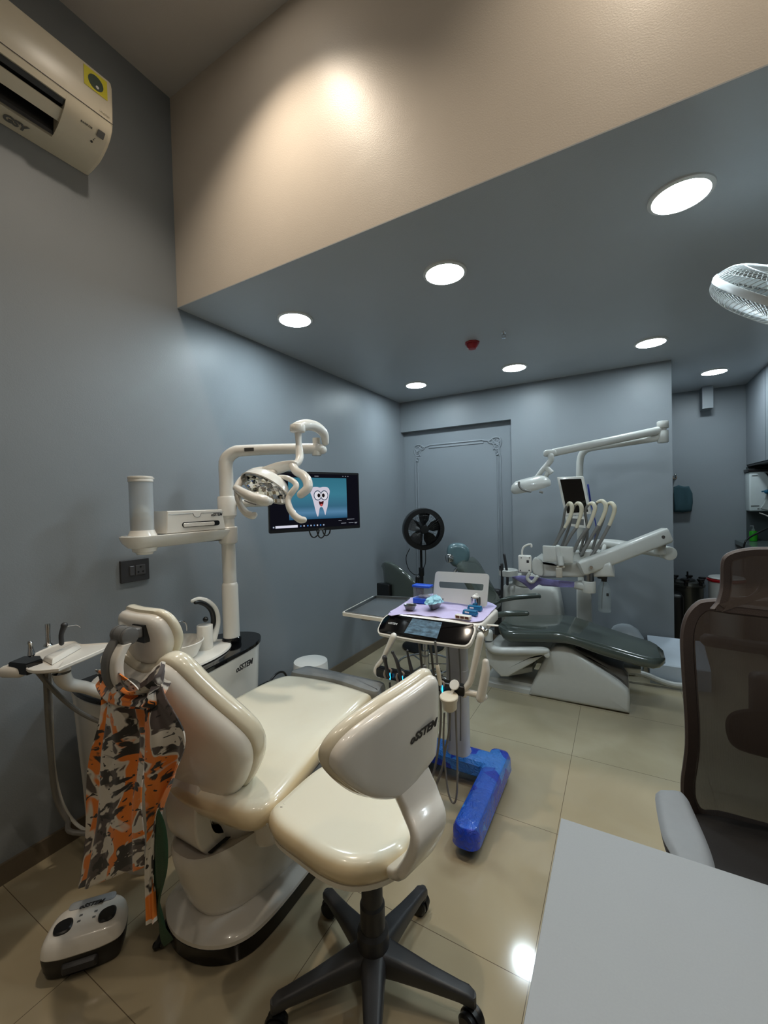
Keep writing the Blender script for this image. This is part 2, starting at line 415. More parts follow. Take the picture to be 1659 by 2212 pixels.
def spot(x, y, z, watt, aim, ang, label, col=(1, .84, .62), blend=.35, rad=.02):
    t = thing('recessed_spotlight', label, 'spotlight', (x, y, z-.01), 'recessed spotlights')
    b = B(); lathe(b, [(.046, -.004), (.055, -.006), (.058, 0), (.046, 0)], (x, y, z), seg=32, cap=False); obj('trim_ring', b, M_white2, t)
    b = B(); lathe(b, [(.046, -.002), (.046, -.0005)], (x, y, z), seg=32); obj('lens', b, M_warm, t)
    l = bpy.data.lights.new('spot_beam', 'SPOT'); l.energy = watt; l.color = col; l.spot_size = math.radians(ang); l.spot_blend = blend; l.shadow_soft_size = rad
    lo = bpy.data.objects.new('spot_beam', l); COL.objects.link(lo); lo.parent = t
    lo.location = (0, 0, -.005); lo.rotation_euler = (V(aim)-V((x, y, z))).to_track_quat('-Z', 'Y').to_euler()
for k, (x, y, lab) in enumerate(((.84, 1.0, 'warm recessed spotlight nearest the air conditioner, washing the bulkhead'), (2.15, 1.0, 'middle warm recessed spotlight in front of the bulkhead'), (3.2, 1.0, 'right-hand warm recessed spotlight in front of the bulkhead'),
                  (.84, -.45, 'warm recessed spotlight on the left behind the viewer'), (1.88, -.45, 'warm recessed spotlight above the viewer'), (2.92, -.45, 'warm recessed spotlight above the desk'))):
    spot(x, y, H2, (SPOT_W, SPOT_W*.55, SPOT_W*.5, SPOT2_W, SPOT2_W, SPOT2_W)[k], (x, y, 0), (114 if k == 0 else 124), lab, col=(1, .86, .69), blend=(.85 if k == 0 else 1.0), rad=.035)

# small duct box on the alcove wall, smoke alarm, sprinkler
b = B(); box(b, (2.735, 5.10, 2.225), (2.82, Y3-.001, H1-.001)); tag(obj('duct_box', b, M_wall, smooth=False), 'small grey rectangular duct box under the alcove ceiling', 'duct')
c = P(1020, 740, z=H1)
t = thing('smoke_alarm', 'red domed smoke alarm on the low ceiling', 'alarm', (c.x, c.y, H1-.05))
M_red = mat('red_alarm_plastic', (150, 14, 22), .3, var=.1)
b = B(); lathe(b, [(.05, 0), (.05, -.006), (.046, -.01), (.02, -.01)], c, seg=8); obj('base', b, M_red, t)
b = B(); lathe(b, [(.04, -.01), (.038, -.025), (.026, -.043), (.01, -.046)], c, seg=10); obj('dome', b, M_red, t)
c = P(1088, 718, z=H1)
t = thing('sprinkler_head', 'tiny chrome sprinkler head on the ceiling beside red alarm', 'sprinkler', (c.x, c.y, H1-.04))
b = B(); lathe(b, [(.016, 0), (.014, -.006), (.005, -.008), (.005, -.02)], c, seg=16); tube(b, [c+V((-.008, 0, -.012)), c+V((-.012, 0, -.025)), c+V((0, 0, -.036))], .0018, 6); tube(b, [c+V((.008, 0, -.012)), c+V((.012, 0, -.025)), c+V((0, 0, -.036))], .0018, 6); obj('body', b, M_chrome, t)
b = B(); lathe(b, [(.012, -.036), (.012, -.038)], c, seg=12); obj('deflector', b, M_chrome, t)
# ================================================================== AIR CONDITIONER
t = thing('air_conditioner', 'cream split air conditioner unit high on the left wall', 'air conditioner', (.0, .6, 2.86))
APR = [(.002, 2.858), (.05, 2.862), (.10, 2.871), (.135, 2.886), (.165, 2.905), (.190, 2.928), (.207, 2.955), (.213, 2.985), (.216, 3.04), (.217, 3.13), (.212, 3.148), (.198, 3.157), (.1, 3.16), (.002, 3.16)]
AN = [(.002, 2.858), (.05, 2.862), (.082, 2.867), (.09, 2.93), (.13, 2.96), (.205, 2.953), (.208, 2.962), (.213, 2.985), (.216, 3.04), (.217, 3.13), (.212, 3.148), (.198, 3.157), (.1, 3.16), (.002, 3.16)]
M_ac = mat('cream_appliance_plastic', (214, 206, 186), .3, var=.03)
b = B(); rings(b, [[(x, y, z) for x, z in APR] for y in (.822, .978)]); rings(b, [[(x*s, y, 3.01+(z-3.01)*s) for x, z in APR] for y, s in ((.978, 1), (.986, .99), (.990, .97))], cap0=False)
rings(b, [[(x, y, z) for x, z in AN] for y in (.14, .822)]); rings(b, [[(x, y, z) for x, z in APR] for y in (.06, .14)])
obj('casing', b, M_ac, t, angle=25)
b = B(); rings(b, [[(x, y, z) for x, z in ((.095, 2.868), (.091, 2.932), (.131, 2.958), (.2, 2.951), (.185, 2.94), (.14, 2.95), (.105, 2.93), (.1, 2.88))] for y in (.145, .8215)]); obj('air_outlet', b, M_black, t, smooth=False)
b = B()
rings(b, [[(x, y, z) for x, z in ((.138, 2.902), (.158, 2.914), (.176, 2.930), (.173, 2.935), (.152, 2.920), (.134, 2.909))] for y in (.15, .835)]); obj('louver', b, M_ac, t)
b = B(); box(b, (.2125, .07, 2.9795), (.2142, .99, 2.981)); obj('panel_seam', b, M_dkgrey, t, smooth=False)
M_yel = mat('yellow_label', (214, 204, 20), .5); M_dg = mat('dark_green_label_print', (36, 60, 40), .5)
b = B(); rings(b, [[(.2172, .883, 3.058), (.2172, .968, 3.058), (.2175, .968, 3.134), (.2175, .883, 3.134)], [(.2178, .883, 3.058), (.2178, .968, 3.058), (.2181, .968, 3.134), (.2181, .883, 3.134)]]); st = obj('energy_sticker', b, M_yel, t, smooth=False, label='yellow square sticker with a dark disc')
b = B(); lathe(b, [(.028, 0), (.028, .0008)], (.218, .925, 3.094), (1, 0, .002), 28); obj('sticker_disc', b, M_dg, st)
b = B(); lathe(b, [(.006, 0), (.006, .0004)], (.2189, .93, 3.080), (1, 0, .002), 12); obj('sticker_dot', b, M_inkw, st)
def acp(y, s):      # point on the lower casing curve
    i = 3; return None
nc = V((.72, 0, -.69)).normalized(); vc = V((.69, 0, .72)).normalized()
b = B(); slab(b, rrect(.026, .026, .003), V((.189, .951, 2.924)), (0, 1, 0), (.72, 0, .7), [(0, 0), (0, .0022)]); obj('receiver_window', b, M_grey, t, smooth=False)
b = B()
for k, (dy, dz, r) in enumerate(((.0, -.004, .004), (.004, .006, .002), (.006, .012, .0017))):
    lathe(b, [(r, -.001), (r, .002)], (.158+dz*.8, .932+dy, 2.9+dz*.7), nc, 10)
obj('indicator_lights', b, M_ink, t)
text('casing_lettering', 'INVERTER', .0095, (.187, .90, 2.9262), (0, 1, 0), (.68, 0, .73), M_ink, t, lift=.0012)
text('underside_lettering', 'GSY', .04, (.045, .72, 2.8600), (0, 1, 0), (1, 0, .1), M_grey, t, bold=.002, lift=.0012)
text('front_lettering', 'lnverter', .012, (.2155, .955, 2.998), (0, 1, 0), (.0, 0, 1), mat('faint_print', (190, 182, 165), .5), t, shear=.3)

# ================================================================== WALL SOCKET
t = thing('wall_socket', 'dark grey switch and socket plate on left wall under the shelf', 'socket', (0, 1.12, 1.04))
b = B(); slab(b, rrect(.135, .105, .004), (.0, 1.122, 1.093), (0, 1, 0), (0, 0, 1), [(0, 0), (0, .008), (.002, .0105)]); obj('plate', b, M_dkgrey, t)
M_sock = mat('socket_grey', (70, 70, 72), .4)
b = B(); slab(b, rrect(.022, .045, .003), (.0105, 1.105, 1.093), (0, 1, 0), (0, 0, 1), [(0, 0), (0, .003), (.002, .005)]); obj('switch', b, M_sock, t)
b = B(); slab(b, rrect(.046, .048, .003), (.0105, 1.145, 1.093), (0, 1, 0), (0, 0, 1), [(0, 0), (0, .002), (.002, .003)]); so = obj('socket', b, M_sock, t)
b = B()
for y, z in ((1.145, 1.107), (1.134, 1.084), (1.156, 1.084)): lathe(b, [(.0045, 0), (.0045, .0006)], (.0136, y, z), (1, 0, 0), 10)
obj('socket_hole', b, M_black, so, stuff=False)

# ================================================================== NEAR TREATMENT UNIT (cabinet, basin, column, lamp)
LOGO = 'oSSTEM'
u1 = thing('dental_unit', 'white dental unit with black top, round basin and tall column by left wall', 'dental unit', (.27, 1.2, 0))
TOP = cr([(.07, .84), (.06, 1.2), (.07, 1.46), (.13, 1.57), (.22, 1.625), (.31, 1.61), (.39, 1.50), (.435, 1.3), (.47, 1.1), (.50, .95), (.47, .83), (.3, .78), (.14, .79)], 5, True)
TOP = [(p.x, p.y) for p in [V((*q, 0)) if len(q) == 2 else q for q in TOP]] if False else [(p[0], p[1]) for p in TOP]
b = B()
slab(b, TOP, (0, 0, .0), (1, 0, 0), (0, 1, 0), [(.05, 0), (.045, .02), (.03, .3), (.012, .62), (.006, .656), (.01, .662)]); cab = obj('cabinet', b, M_white, u1)
b = B(); slab(b, TOP, (0, 0, .662), (1, 0, 0), (0, 1, 0), [(.004, 0), (0, .004), (0, .018), (.003, .022)]); obj('worktop', b, M_blackgl, u1, label='black gloss worktop')
pl_ = [(.235+.175*math.cos(a), 1.13+.315*math.sin(a)) for a in [2*PI*i/48 for i in range(48)]]
b = B(); slab(b, pl_, (0, 0, .684), (1, 0, 0), (0, 1, 0), [(.004, 0), (0, .004), (.004, .012), (.02, .016)]); obj('basin_plate', b, M_white, u1)
b = B(); BC = (.245, 1.165, .698)
lathe(b, [(.07, 0), (.085, .006), (.105, .05), (.112, .068), (.115, .073), (.112, .076), (.108, .073), (.098, .045), (.07, .014), (.01, .008)], BC, seg=48); obj('basin', b, M_white, u1)
b = B(); cyl(b, (.262, 1.30, .698), (.262, 1.30, .815), .036, 32, .037, bev=.003); obj('cup_holder', b, M_white, u1)
fa = [P(462, 1378, x=.27), P(470, 1345, x=.27), P(466, 1318, x=.27), P(450, 1301, x=.27), P(430, 1295, x=.27), P(415, 1298, x=.27)]
b = B(); tube(b, fa, [.019, .016, .014, .014, .013, .008], 14, 6, flat=.6, up=(1, 0, 0)); fo = obj('faucet', b, M_white, u1)
fb = [P(452, 1368, x=.275), P(461, 1345, x=.275), P(458, 1322, x=.275), P(447, 1308, x=.275), P(432, 1301, x=.275), P(422, 1302, x=.275)]
b = B(); tube(b, fb, [.009, .012, .012, .011, .011, .008], 12, 6); ball(b, P(444, 1338, x=.28), .013); obj('faucet_inner', b, M_black, fo, label='black inner curve of the faucet')
b = B(); tube(b, [P(404, 1362, x=.2), P(402, 1348, x=.2), P(394, 1342, x=.2), P(384, 1346, x=.2), P(377, 1352, x=.2)], .0035, 8, 5); obj('rinse_spout', b, M_chrome, u1)
cab_n = V((.97, .2, -.04)).normalized()
def onside(px, py):
    return PL(px, py, (.437, 1.35, .5), V((.982, .165, -.05)).normalized())
o_ = onside(524, 1413); text('logo_lettering', LOGO, .036, V((.434, 1.375, .618))+V((.004, 0, 0)), (-.17, .985, 0), (-.05, 0, 1), M_ink, u1, shear=.35, bold=.0012, lift=.004)
b = B(); box(b, (.4475, 1.16, .46), (.452, 1.22, .466)); obj('latch', b, M_grey, u1)
CXY = (.27, 1.45)
b = B()
lathe(b, [(.046, .684), (.048, .70), (.046, .712), (.041, .716)], (*CXY, 0), seg=28); obj('column_collar', b, M_blackgl, u1)
b = B(); lathe(b, [(.041, .70), (.0415, .72), (.040, .98), (.036, .992), (.034, .995)], (*CXY, 0), seg=32); lathe(b, [(.034, .99), (.034, 1.62)], (*CXY, 0), seg=32); obj('column', b, M_white, u1)
b = B(); lathe(b, [(.040, 1.335), (.046, 1.34), (.047, 1.43), (.043, 1.438), (.035, 1.438)], (*CXY, 0), seg=32); 
lathe(b, [(.036, 1.325), (.040, 1.335)], (*CXY, 0), seg=32); obj('column_collar', b, M_white, u1)
# shelf arm on the column
sh_ = cr([(.27, .925), (.335, .96), (.345, 1.05), (.33, 1.25), (.312, 1.40), (.31, 1.46), (.27, 1.49), (.23, 1.46), (.225, 1.40), (.205, 1.25), (.195, 1.05), (.205, .96)], 5, True)
sh_ = [(p[0], p[1]) for p in sh_]
b = B(); slab(b, sh_, (0, 0, 1.205), (1, 0, 0), (0, 1, 0), [(.05, 0.012), (.03, .018), (.008, .04), (.0, .058), (.0, .066), (.006, .068), (.010, .062)])
lathe(b, [(.03, 1.192), (.034, 1.2), (.045, 1.205), (.05, 1.222)], (.268, 1.02, 0), seg=28)
obj('shelf', b, M_white, u1)
b = B(); lathe(b, [(.036, 1.195), (.044, 1.2), (.047, 1.21), (.047, 1.278), (.044, 1.282), (.034, 1.282)], (*CXY, 0), seg=32); obj('shelf_collar', b, M_white, u1)
# lamp arm
AE = V((.71, 1.64, 1.655)); A0 = V((*CXY, 1.6))
dv = (V((AE.x, AE.y, 0))-V((*CXY, 0))).normalized()
b = B(); lathe(b, [(.035, 1.438), (.0352, 1.56)], (*CXY, 0), seg=28)
tube(b, [V((*CXY, 1.555)), V((*CXY, 1.60)), V((*CXY, 1.635))+dv*.012, V((*CXY, 1.662))+dv*.05, V((*CXY, 1.668))+dv*.10, V((*CXY, 1.668))+dv*.28, AE+V((0, 0, .008)), AE+dv*.03+V((0, 0, .0))], [.035, .035, .034, .031, .029, .027, .026, .022], 18, 5)
arm = obj('lamp_arm', b, M_white, u1)
o_ = V((*CXY, 1.668))+dv*.14; nn = V((dv.y, -dv.x, 0))
b = B(); slab(b, rrect(.05, .018, .002), o_+nn*.0268, dv, (0, 0, 1), [(0, 0), (.0, .003)]); obj('rating_plate', b, M_steel, arm)
E1 = PD(700, 950, 2.06); E2 = PD(640, 922, 1.90)
b = B(); cyl(b, AE+V((0, 0, 0)), AE+V((0, 0, .06)), .02, 20)
cyl(b, AE+V((0, 0, -.028)), AE+V((0, 0, .03)), .024, 24, bev=.004); obj('arm_joint', b, M_white, u1)
mid = [PD(703, 955, 2.06), PD(700, 938, 2.045), PD(686, 924, 2.01), PD(668, 918, 1.96), PD(650, 920, 1.91), PD(637, 924, 1.885)]
b = B(); tube(b, mid, [.018, .022, .025, .026, .027, .022], 14, 5, flat=1.0); cyl(b, PD(643, 917, 1.90), PD(643, 934, 1.90), .036, 28, bev=.008); obj('swing_arm', b, M_white, u1)
b = B(); tube(b, [PD(644, 934, 1.90), PD(645, 955, 1.90), PD(647, 980, 1.89), PD(647, 990, 1.88), PD(642, 1000, 1.86), PD(632, 1006, 1.84)], [.017, .014, .018, .018, .017, .015], 16, 5); obj('lamp_stem', b, M_white, u1)
# lamp head
HC = PD(575, 1052, 1.80)
hn = (-.35*_r - .79*_u - .5*_f).normalized()
e1 = (_r*.905 - _u*.42); e1 = (e1-hn*e1.dot(hn)).normalized(); e2 = hn.cross(e1)
hs = [(.112*math.cos(a), .098*math.sin(a)) for a in [2*PI*i/48 for i in range(48)]]
head = None
b = B()
def hp(a, b_, c): return HC+e1*a+e2*b_+hn*c
loops = []
for s, h in ((.2, -.062), (.45, -.056), (.72, -.042), (.9, -.022), (1.0, .004), (1.03, .010), (1.0, .014), (.965, .008), (.8, -.012), (.55, -.03), (.25, -.042)):
    loops.append([hp(x*s, y*s, h) for x, y in hs])
rings(b, loops); head = obj('lamp_head', b, M_white, u1)
mm, N, L, bb = nmat('facet_mirror'); 
vo = N.new('ShaderNodeTexVoronoi'); vo.inputs['Scale'].default_value = 55; vo.distance = 'CHEBYCHEV'; vo.inputs['Randomness'].default_value = .35
tc = N.new('ShaderNodeTexCoord'); L.new(tc.outputs['Object'], vo.inputs['Vector'])
bb.inputs['Metallic'].default_value = 1; bb.inputs['Roughness'].default_value = .06; bb.inputs['Base Color'].default_value = (.8, .8, .8, 1)
vm = N.new('ShaderNodeVectorMath'); vm.operation = 'MULTIPLY_ADD'; L.new(vo.outputs['Color'], vm.inputs[0]); vm.inputs[1].default_value = (.9, .9, .9); vm.inputs[2].default_value = (-.45, -.45, -.45)
ge = N.new('ShaderNodeNewGeometry'); va = N.new('ShaderNodeVectorMath'); va.operation = 'ADD'; L.new(ge.outputs['Normal'], va.inputs[0]); L.new(vm.outputs[0], va.inputs[1])
vn = N.new('ShaderNodeVectorMath'); vn.operation = 'NORMALIZE'; L.new(va.outputs[0], vn.inputs[0]); L.new(vn.outputs[0], bb.inputs['Normal'])
b = B(); rings(b, [[hp(x*s, y*s, h) for x, y in hs] for s, h in ((.96, .0095), (.78, -.006), (.55, -.022), (.25, -.033), (.03, -.036))], cap0=False)
obj('reflector', b, mm, head, label='faceted mirror reflector')
b = B()
tube(b, [PD(633, 1003, 1.84), PD(605, 1010, 1.86), PD(575, 1020, 1.88)], [.022, .030, .03], 14, 5, flat=.55)
tube(b, [PD(632, 1005, 1.84), PD(640, 1018, 1.82), PD(655, 1027, 1.79), PD(664, 1040, 1.77), PD(664, 1055, 1.755), PD(650, 1068, 1.75)], [.018, .019, .02, .021, .020, .018], 14, 5)
tube(b, [PD(590, 1022, 1.86), PD(570, 1018, 1.88), PD(545, 1022, 1.86), PD(522, 1038, 1.80), PD(510, 1055, 1.74)], [.02, .022, .02, .017, .014], 12, 5)
tube(b, [PD(603, 1030, 1.80), PD(618, 1032, 1.78), PD(634, 1040, 1.765), PD(640, 1050, 1.755), PD(632, 1062, 1.75), PD(626, 1070, 1.75)], [.009, .011, .012, .013, .014, .013], 12, 5)
obj('yoke', b, M_white, head)
for pts, rr in (([(625, 1072, 1.75), (622, 1082, 1.745), (626, 1098, 1.735), (636, 1113, 1.725), (648, 1122, 1.72), (656, 1123, 1.72)], [.013, .013, .014, .0145, .0155, .0135]),
                ([(512, 1057, 1.72), (514, 1075, 1.70), (521, 1094, 1.69), (532, 1108, 1.68), (545, 1114, 1.675), (550, 1112, 1.675)], [.013, .013, .014, .0145, .0155, .012])):
    b = B(); tube(b, [PD(*p) for p in pts], rr, 14, 5); obj('handle', b, M_white, head)
b = B(); tube(b, [PD(512, 1055, 1.70), PD(528, 1066, 1.67), PD(550, 1076, 1.66), PD(574, 1082, 1.66), PD(582, 1083, 1.665)], [.014, .019, .021, .022, .016], 14, 5, flat=1.0); obj('front_guard', b, M_white, head)
b = B(); tube(b, [PD(528, 1081, 1.64), PD(540, 1086, 1.64), PD(553, 1090, 1.64)], .003, 8, 4); obj('guard_slot', b, M_grey, head)
b = B(); 
for q in ((642, 1019), (647, 1020)): slab(b, [(-.0035, -.003), (.0015, -.003), (.0035, .003), (-.0015, .003)], PD(*q, 1.795), _r, _u, [(0, 0), (0, .002)])
obj('adjusting_switch', b, M_black, head)
# assistant side: instrument tray and its arm
AX = .34
t0 = [(22, 1432), (60, 1428), (118, 1390), (165, 1385), (176, 1392), (240, 1389), (236, 1402), (150, 1440), (60, 1447)]
ZT = .885
tp = [P(px, py, z=ZT) for px, py in [(60, 1446), (118, 1445), (142, 1437), (238, 1395), (240, 1388), (178, 1391), (160, 1385), (120, 1392), (60, 1420)]]
b = B(); slab(b, [(p.x, p.y) for p in cr(tp, 4, True)], (0, 0, ZT-.014), (1, 0, 0), (0, 1, 0), [(.006, 0), (.0, .005), (0, .013), (.003, .015), (.006, .011)]); tr = obj('assistant_tray', b, M_white, u1)
b = B(); q = [P(px, py, z=ZT+.012) for px, py in [(92, 1418), (160, 1386), (172, 1388), (176, 1392), (112, 1428)]]
slab(b, [(p.x, p.y) for p in q], (0, 0, ZT-.004), (1, 0, 0), (0, 1, 0), [(.004, 0), (0, .004), (.005, .014), (.012, .018)]); obj('tray_ridge', b, M_white, tr)
q1 = P(28, 1443, z=.875); q2_ = P(85, 1425, z=.885)
dk = (q2_-q1); 
b = B(); c0 = P(4, 1449, z=.865); c1 = P(58, 1449, z=.865)
dd = (c1-c0).normalized(); beam(b, c0, c1, .045, .038, .015); obj('end_grip', b, M_white, tr)
b = B(); q = [P(px, py, z=.895) for px, py in [(18, 1432), (52, 1418), (88, 1417), (92, 1424), (56, 1436)]]
slab(b, [(p.x, p.y) for p in q], (0, 0, .858), (1, 0, 0), (0, 1, 0), [(.004, 0), (0, .004), (0, .036), (.003, .039)]); obj('touch_panel', b, M_blackgl, tr)
ah = V((P(132, 1440, x=AX).x, P(132, 1440, x=AX).y, .86))
b = B(); tube(b, [P(133, 1440, x=AX), P(135, 1462, x=AX), P(150, 1478, x=AX+.0), P(185, 1485, x=AX+.01), P(230, 1500, x=AX+.03), P(300, 1520, x=AX+.05)], [.032, .030, .026, .024, .024, .024], 16, 5, flat=.85, up=(0, 0, 1)); obj('tray_arm', b, M_white, u1)
b = B(); lathe(b, [(.007, 0), (.011, .006), (.008, .02), (.006, .04), (.008, .046), (.005, .052)], P(68, 1418, x=.33), (.0, -.05, 1), 14); obj('valve_tip', b, M_chrome, tr)
b = B(); a_ = P(104, 1392, x=.33); lathe(b, [(.014, -.004), (.012, 0), (.007, .006), (.0065, .045), (.0075, .06), (.0075, .07)], a_, (0, .01, 1), 16); obj('suction_handpiece', b, M_chrome, tr)
b = B(); a_ = P(133, 1390, x=.33); tube(b, [a_, a_+V((0, 0, .03)), P(137, 1357, x=.33), P(139, 1351, x=.33)], [.0075, .0075, .009, .011], 12, 4); h_ = obj('air_water_syringe', b, M_dkgrey, tr)
b = B(); tube(b, [P(143, 1352, x=.33), P(155, 1351, x=.33), P(166, 1350, x=.33), P(174, 1355, x=.33)], [.003, .002, .0015, .0012], 8, 4); obj('syringe_tip', b, M_chrome, h_)
# hoses under the assistant tray
b = B()
tube(b, [P(99, 1450, x=.3), P(103, 1540, x=.26), P(110, 1640, x=.2), P(120, 1720, x=.15), P(145, 1770, x=.16), P(180, 1800, x=.25), V((.45, 1.1, .05)), V((.5, 1.15, .03))], .009, 10, 6); obj('hose', b, M_mid, u1)
b = B(); tube(b, [P(80, 1450, x=.3), P(115, 1490, x=.3), P(160, 1530, x=.32), P(205, 1555, x=.34), P(240, 1565, x=.38)], .008, 10, 6); obj('hose', b, M_mid, u1)
b = B(); tube(b, [P(108, 1452, x=.28), P(112, 1560, x=.23), P(117, 1660, x=.17), P(135, 1735, x=.13), P(165, 1780, x=.14), P(200, 1800, x=.25)], .006, 10, 6); obj('hose', b, M_white2, u1)

# things on the shelf
t = thing('cup_dispenser', 'frosted cylinder with white lid standing on the shelf end', 'container', (.265, 1.02, 1.273))
SC = (.265, 1.015, 0)
M_frost = glass_mat('frosted_plastic', (235, 238, 240), .3, .68)
b = B(); lathe(b, [(.056, 1.272), (.052, 1.28), (.047, 1.292), (.046, 1.295)], SC, seg=32); obj('foot', b, M_white, t)
b = B(); lathe(b, [(.045, 1.293), (.045, 1.5)], SC, seg=32, cap=False); lathe(b, [(.0435, 1.293), (.0435, 1.5)], SC, seg=32, cap=False); obj('cylinder', b, M_frost, t)
b = B(); lathe(b, [(.040, 1.296), (.040, 1.345), (.034, 1.352)], SC, seg=28); obj('contents', b, mat('cream_filling', (205, 190, 165), .8), t); b = B(); lathe(b, [(.030, 1.352), (.032, 1.372), (.02, 1.395), (.008, 1.402)], SC, seg=28); obj('contents', b, mat('white_filling', (232, 228, 215), .8), t)
b = B(); lathe(b, [(.046, 1.498), (.0475, 1.5), (.0475, 1.508), (.0465, 1.51), (.0485, 1.512), (.0485, 1.519), (.046, 1.521)], SC, seg=32); box(b, (.262, 1.06, 1.512), (.275, 1.069, 1.517)); obj('lid', b, M_white, t)
t = thing('tissue_box', 'white tissue box with a slot on the shelf beside the column', 'tissue box', (.265, 1.24, 1.273))
ol = [(1.088, 0), (1.398, 0), (1.38, .098), (1.095, .098)]
b = B(); 
def tb(y, z, x): return (x, y, 1.272+z)
sl = [(1.255+.095*math.cos(a)*(1 if True else 1), .034+.011*math.sin(a)) for a in [2*PI*i/28 for i in range(28)]]
rr_ = rrect(.2, .024, .012, 6, 1.262, .036)
XF = .318
slab(b, ol, (.215, 0, 1.2745), (0, 1, 0), (0, 0, 1), [(.004, 0), (0, .004), (0, .099), (.003, .103)], capk=2); bx = obj('box', b, M_white, t)
b = B(); slab(b, rr_, (XF, 0, 1.272), (0, 1, 0), (0, 0, 1), [(0, 0), (0, .0012)]); obj('slot', b, M_black, bx)
b = B(); slab(b, rrect(.165, .018, .006, 4, 1.25, .035), (XF+.0008, 0, 1.272), (0, 1, 0), (0, 0, 1), [(0, 0), (.002, .003)]); obj('tissue', b, mat('tissue_paper', (226, 222, 216), .9, bump=.6), t)
b = B(); tube(b, [(XF+.0006, y, 1.272+z) for y, z in ((1.1, .084), (1.2, .086), (1.218, .086), (1.224, .074), (1.24, .068), (1.256, .074), (1.262, .086), (1.28, .086), (1.385, .088))], .0009, 6, 3); obj('lid_seam', b, M_grey, bx)
text('logo_lettering', LOGO, .019, (XF, 1.345, 1.348), (0, 1, 0), (0, 0, 1), M_ink, t, shear=.3, bold=.0004)

# ================================================================== MONITOR on the left
c4 = [PD(*a) for a in [(577.3, 1152.5, 1.99), (582.5, 1018, 1.99), (780.2, 1022, 2.28), (772, 1140, 2.28)]]
bl, tl_, tr_, br = c4
mo = (bl+tl_+tr_+br)/4; mu = ((br-bl)+(tr_-tl_)); mu.z = 0; mu.normalize(); mv = V((0, 0, 1)); mn = mu.cross(mv)
W = ((br-bl).length+(tr_-tl_).length)/2; Hh = .302
mo = mo+V((0, 0, 0))
t = thing('monitor', 'black flat monitor showing a cartoon tooth, behind the near lamp', 'monitor', tuple(mo-V((0, 0, Hh/2))))
b = B(); slab(b, rrect(W, Hh, .006), mo-mn*.03, mu, mv, [(.006, 0), (.002, .012), (0, .024), (0, .030)]); obj('casing', b, M_black, t)
def scr(x0, y0, x1, y1, h, m, name, parent=None, lab=None):
    b = B(); a = lambda x, y: mo+mu*(x-.5)*W+mv*(y-.5)*Hh+mn*h
    rings(b, [[a(x0, y0), a(x1, y0), a(x1, y1), a(x0, y1)], [a(x0, y0)+mn*.0004, a(x1, y0)+mn*.0004, a(x1, y1)+mn*.0004, a(x0, y1)+mn*.0004]]); return obj(name, b, m, parent or t, smooth=False, label=lab)
M_off = emis('dark_screen', (.004, .004, .007), 1.0)
sc0 = scr(.012, .055, .988, .965, .0001, M_off, 'screen')
def teal():
    m = bpy.data.materials.new('screen_teal'); m.use_nodes = True; N = m.node_tree.nodes; L = m.node_tree.links; N.remove(N['Principled BSDF'])
    tc = N.new('ShaderNodeTexCoord'); s = N.new('ShaderNodeSeparateXYZ'); L.new(tc.outputs['Generated'], s.inputs[0])
    rp = N.new('ShaderNodeValToRGB'); e = rp.color_ramp.elements
    e[0].position = 0; e[0].color = (.012, .06, .12, 1); e[1].position = 1; e[1].color = (.025, .12, .17, 1)
    for p, c in ((.16, (.07, .17, .28, 1)), (.3, (.03, .10, .16, 1)), (.6, (.035, .15, .21, 1))): q = e.new(p); q.color = c
    L.new(s.outputs[2], rp.inputs[0]); em = N.new('ShaderNodeEmission'); L.new(rp.outputs[0], em.inputs[0]); em.inputs[1].default_value = 1.05
    L.new(em.outputs[0], N['Material Output'].inputs[0]); return m
pic = scr(.2, .2, .845, .90, .0006, teal(), 'picture', lab='teal picture on the screen')
def shp(pts, h, m, name, n=5, par=pic):
    b = B(); q = [(p[0], p[1]) for p in cr([(x, y, 0) for x, y in pts], n, True)]
    slab(b, [((x-.5)*W, (y-.5)*Hh) for x, y in q], mo+mn*h, mu, mv, [(0, 0), (0, .0003)], capk=1); return obj(name, b, m, par, smooth=False)
e_ = lambda n_, c, k=.8: emis(n_, srgb(c), k)
shp([(.43, .66), (.455, .735), (.50, .745), (.535, .735), (.575, .745), (.625, .735), (.645, .68), (.638, .60), (.625, .5), (.615, .40), (.60, .33), (.588, .26), (.575, .33), (.562, .385), (.545, .40), (.528, .385), (.52, .33), (.508, .245), (.495, .26), (.478, .36), (.462, .48), (.445, .58)], .0012, e_('tooth_white', (205, 200, 214)), 'tooth', 4)
for cx in (.508, .582):
    shp([(cx+.043*math.cos(a), .60+.085*math.sin(a)) for a in [2*PI*i/12 for i in range(12)]], .0018, e_('glasses_blue', (38, 62, 84)), 'glasses')
    shp([(cx+.036*math.cos(a), .60+.071*math.sin(a)) for a in [2*PI*i/12 for i in range(12)]], .0024, e_('eye_white', (222, 220, 228)), 'eye')
    sx = 1 if cx < .54 else -1
    shp([(cx+sx*.012+.016*math.cos(a), .60+.034*math.sin(a)) for a in [2*PI*i/12 for i in range(12)]], .003, e_('pupil_dark', (22, 18, 20)), 'pupil')
shp([(.52, .50), (.545, .49), (.572, .505), (.565, .44), (.545, .41), (.527, .44)], .0018, e_('mouth_dark', (60, 18, 22)), 'mouth')
shp([(.532, .44), (.545, .455), (.56, .445), (.555, .42), (.545, .412), (.535, .42)], .0024, e_('tongue_red', (190, 80, 80)), 'tongue')
scr(.06, .075, .285, .115, .0006, e_('search_field', (205, 205, 220), .9), 'search_field', sc0)
for i, x in enumerate((.035, .31, .345, .385, .42, .455, .49, .525, .56)):
    scr(x, .082, x+.014, .105, .0006, e_('taskbar_icon', [(170, 180, 200), (90, 130, 180), (200, 200, 210), (60, 120, 190)][i % 4], .8), 'taskbar_icon', sc0)
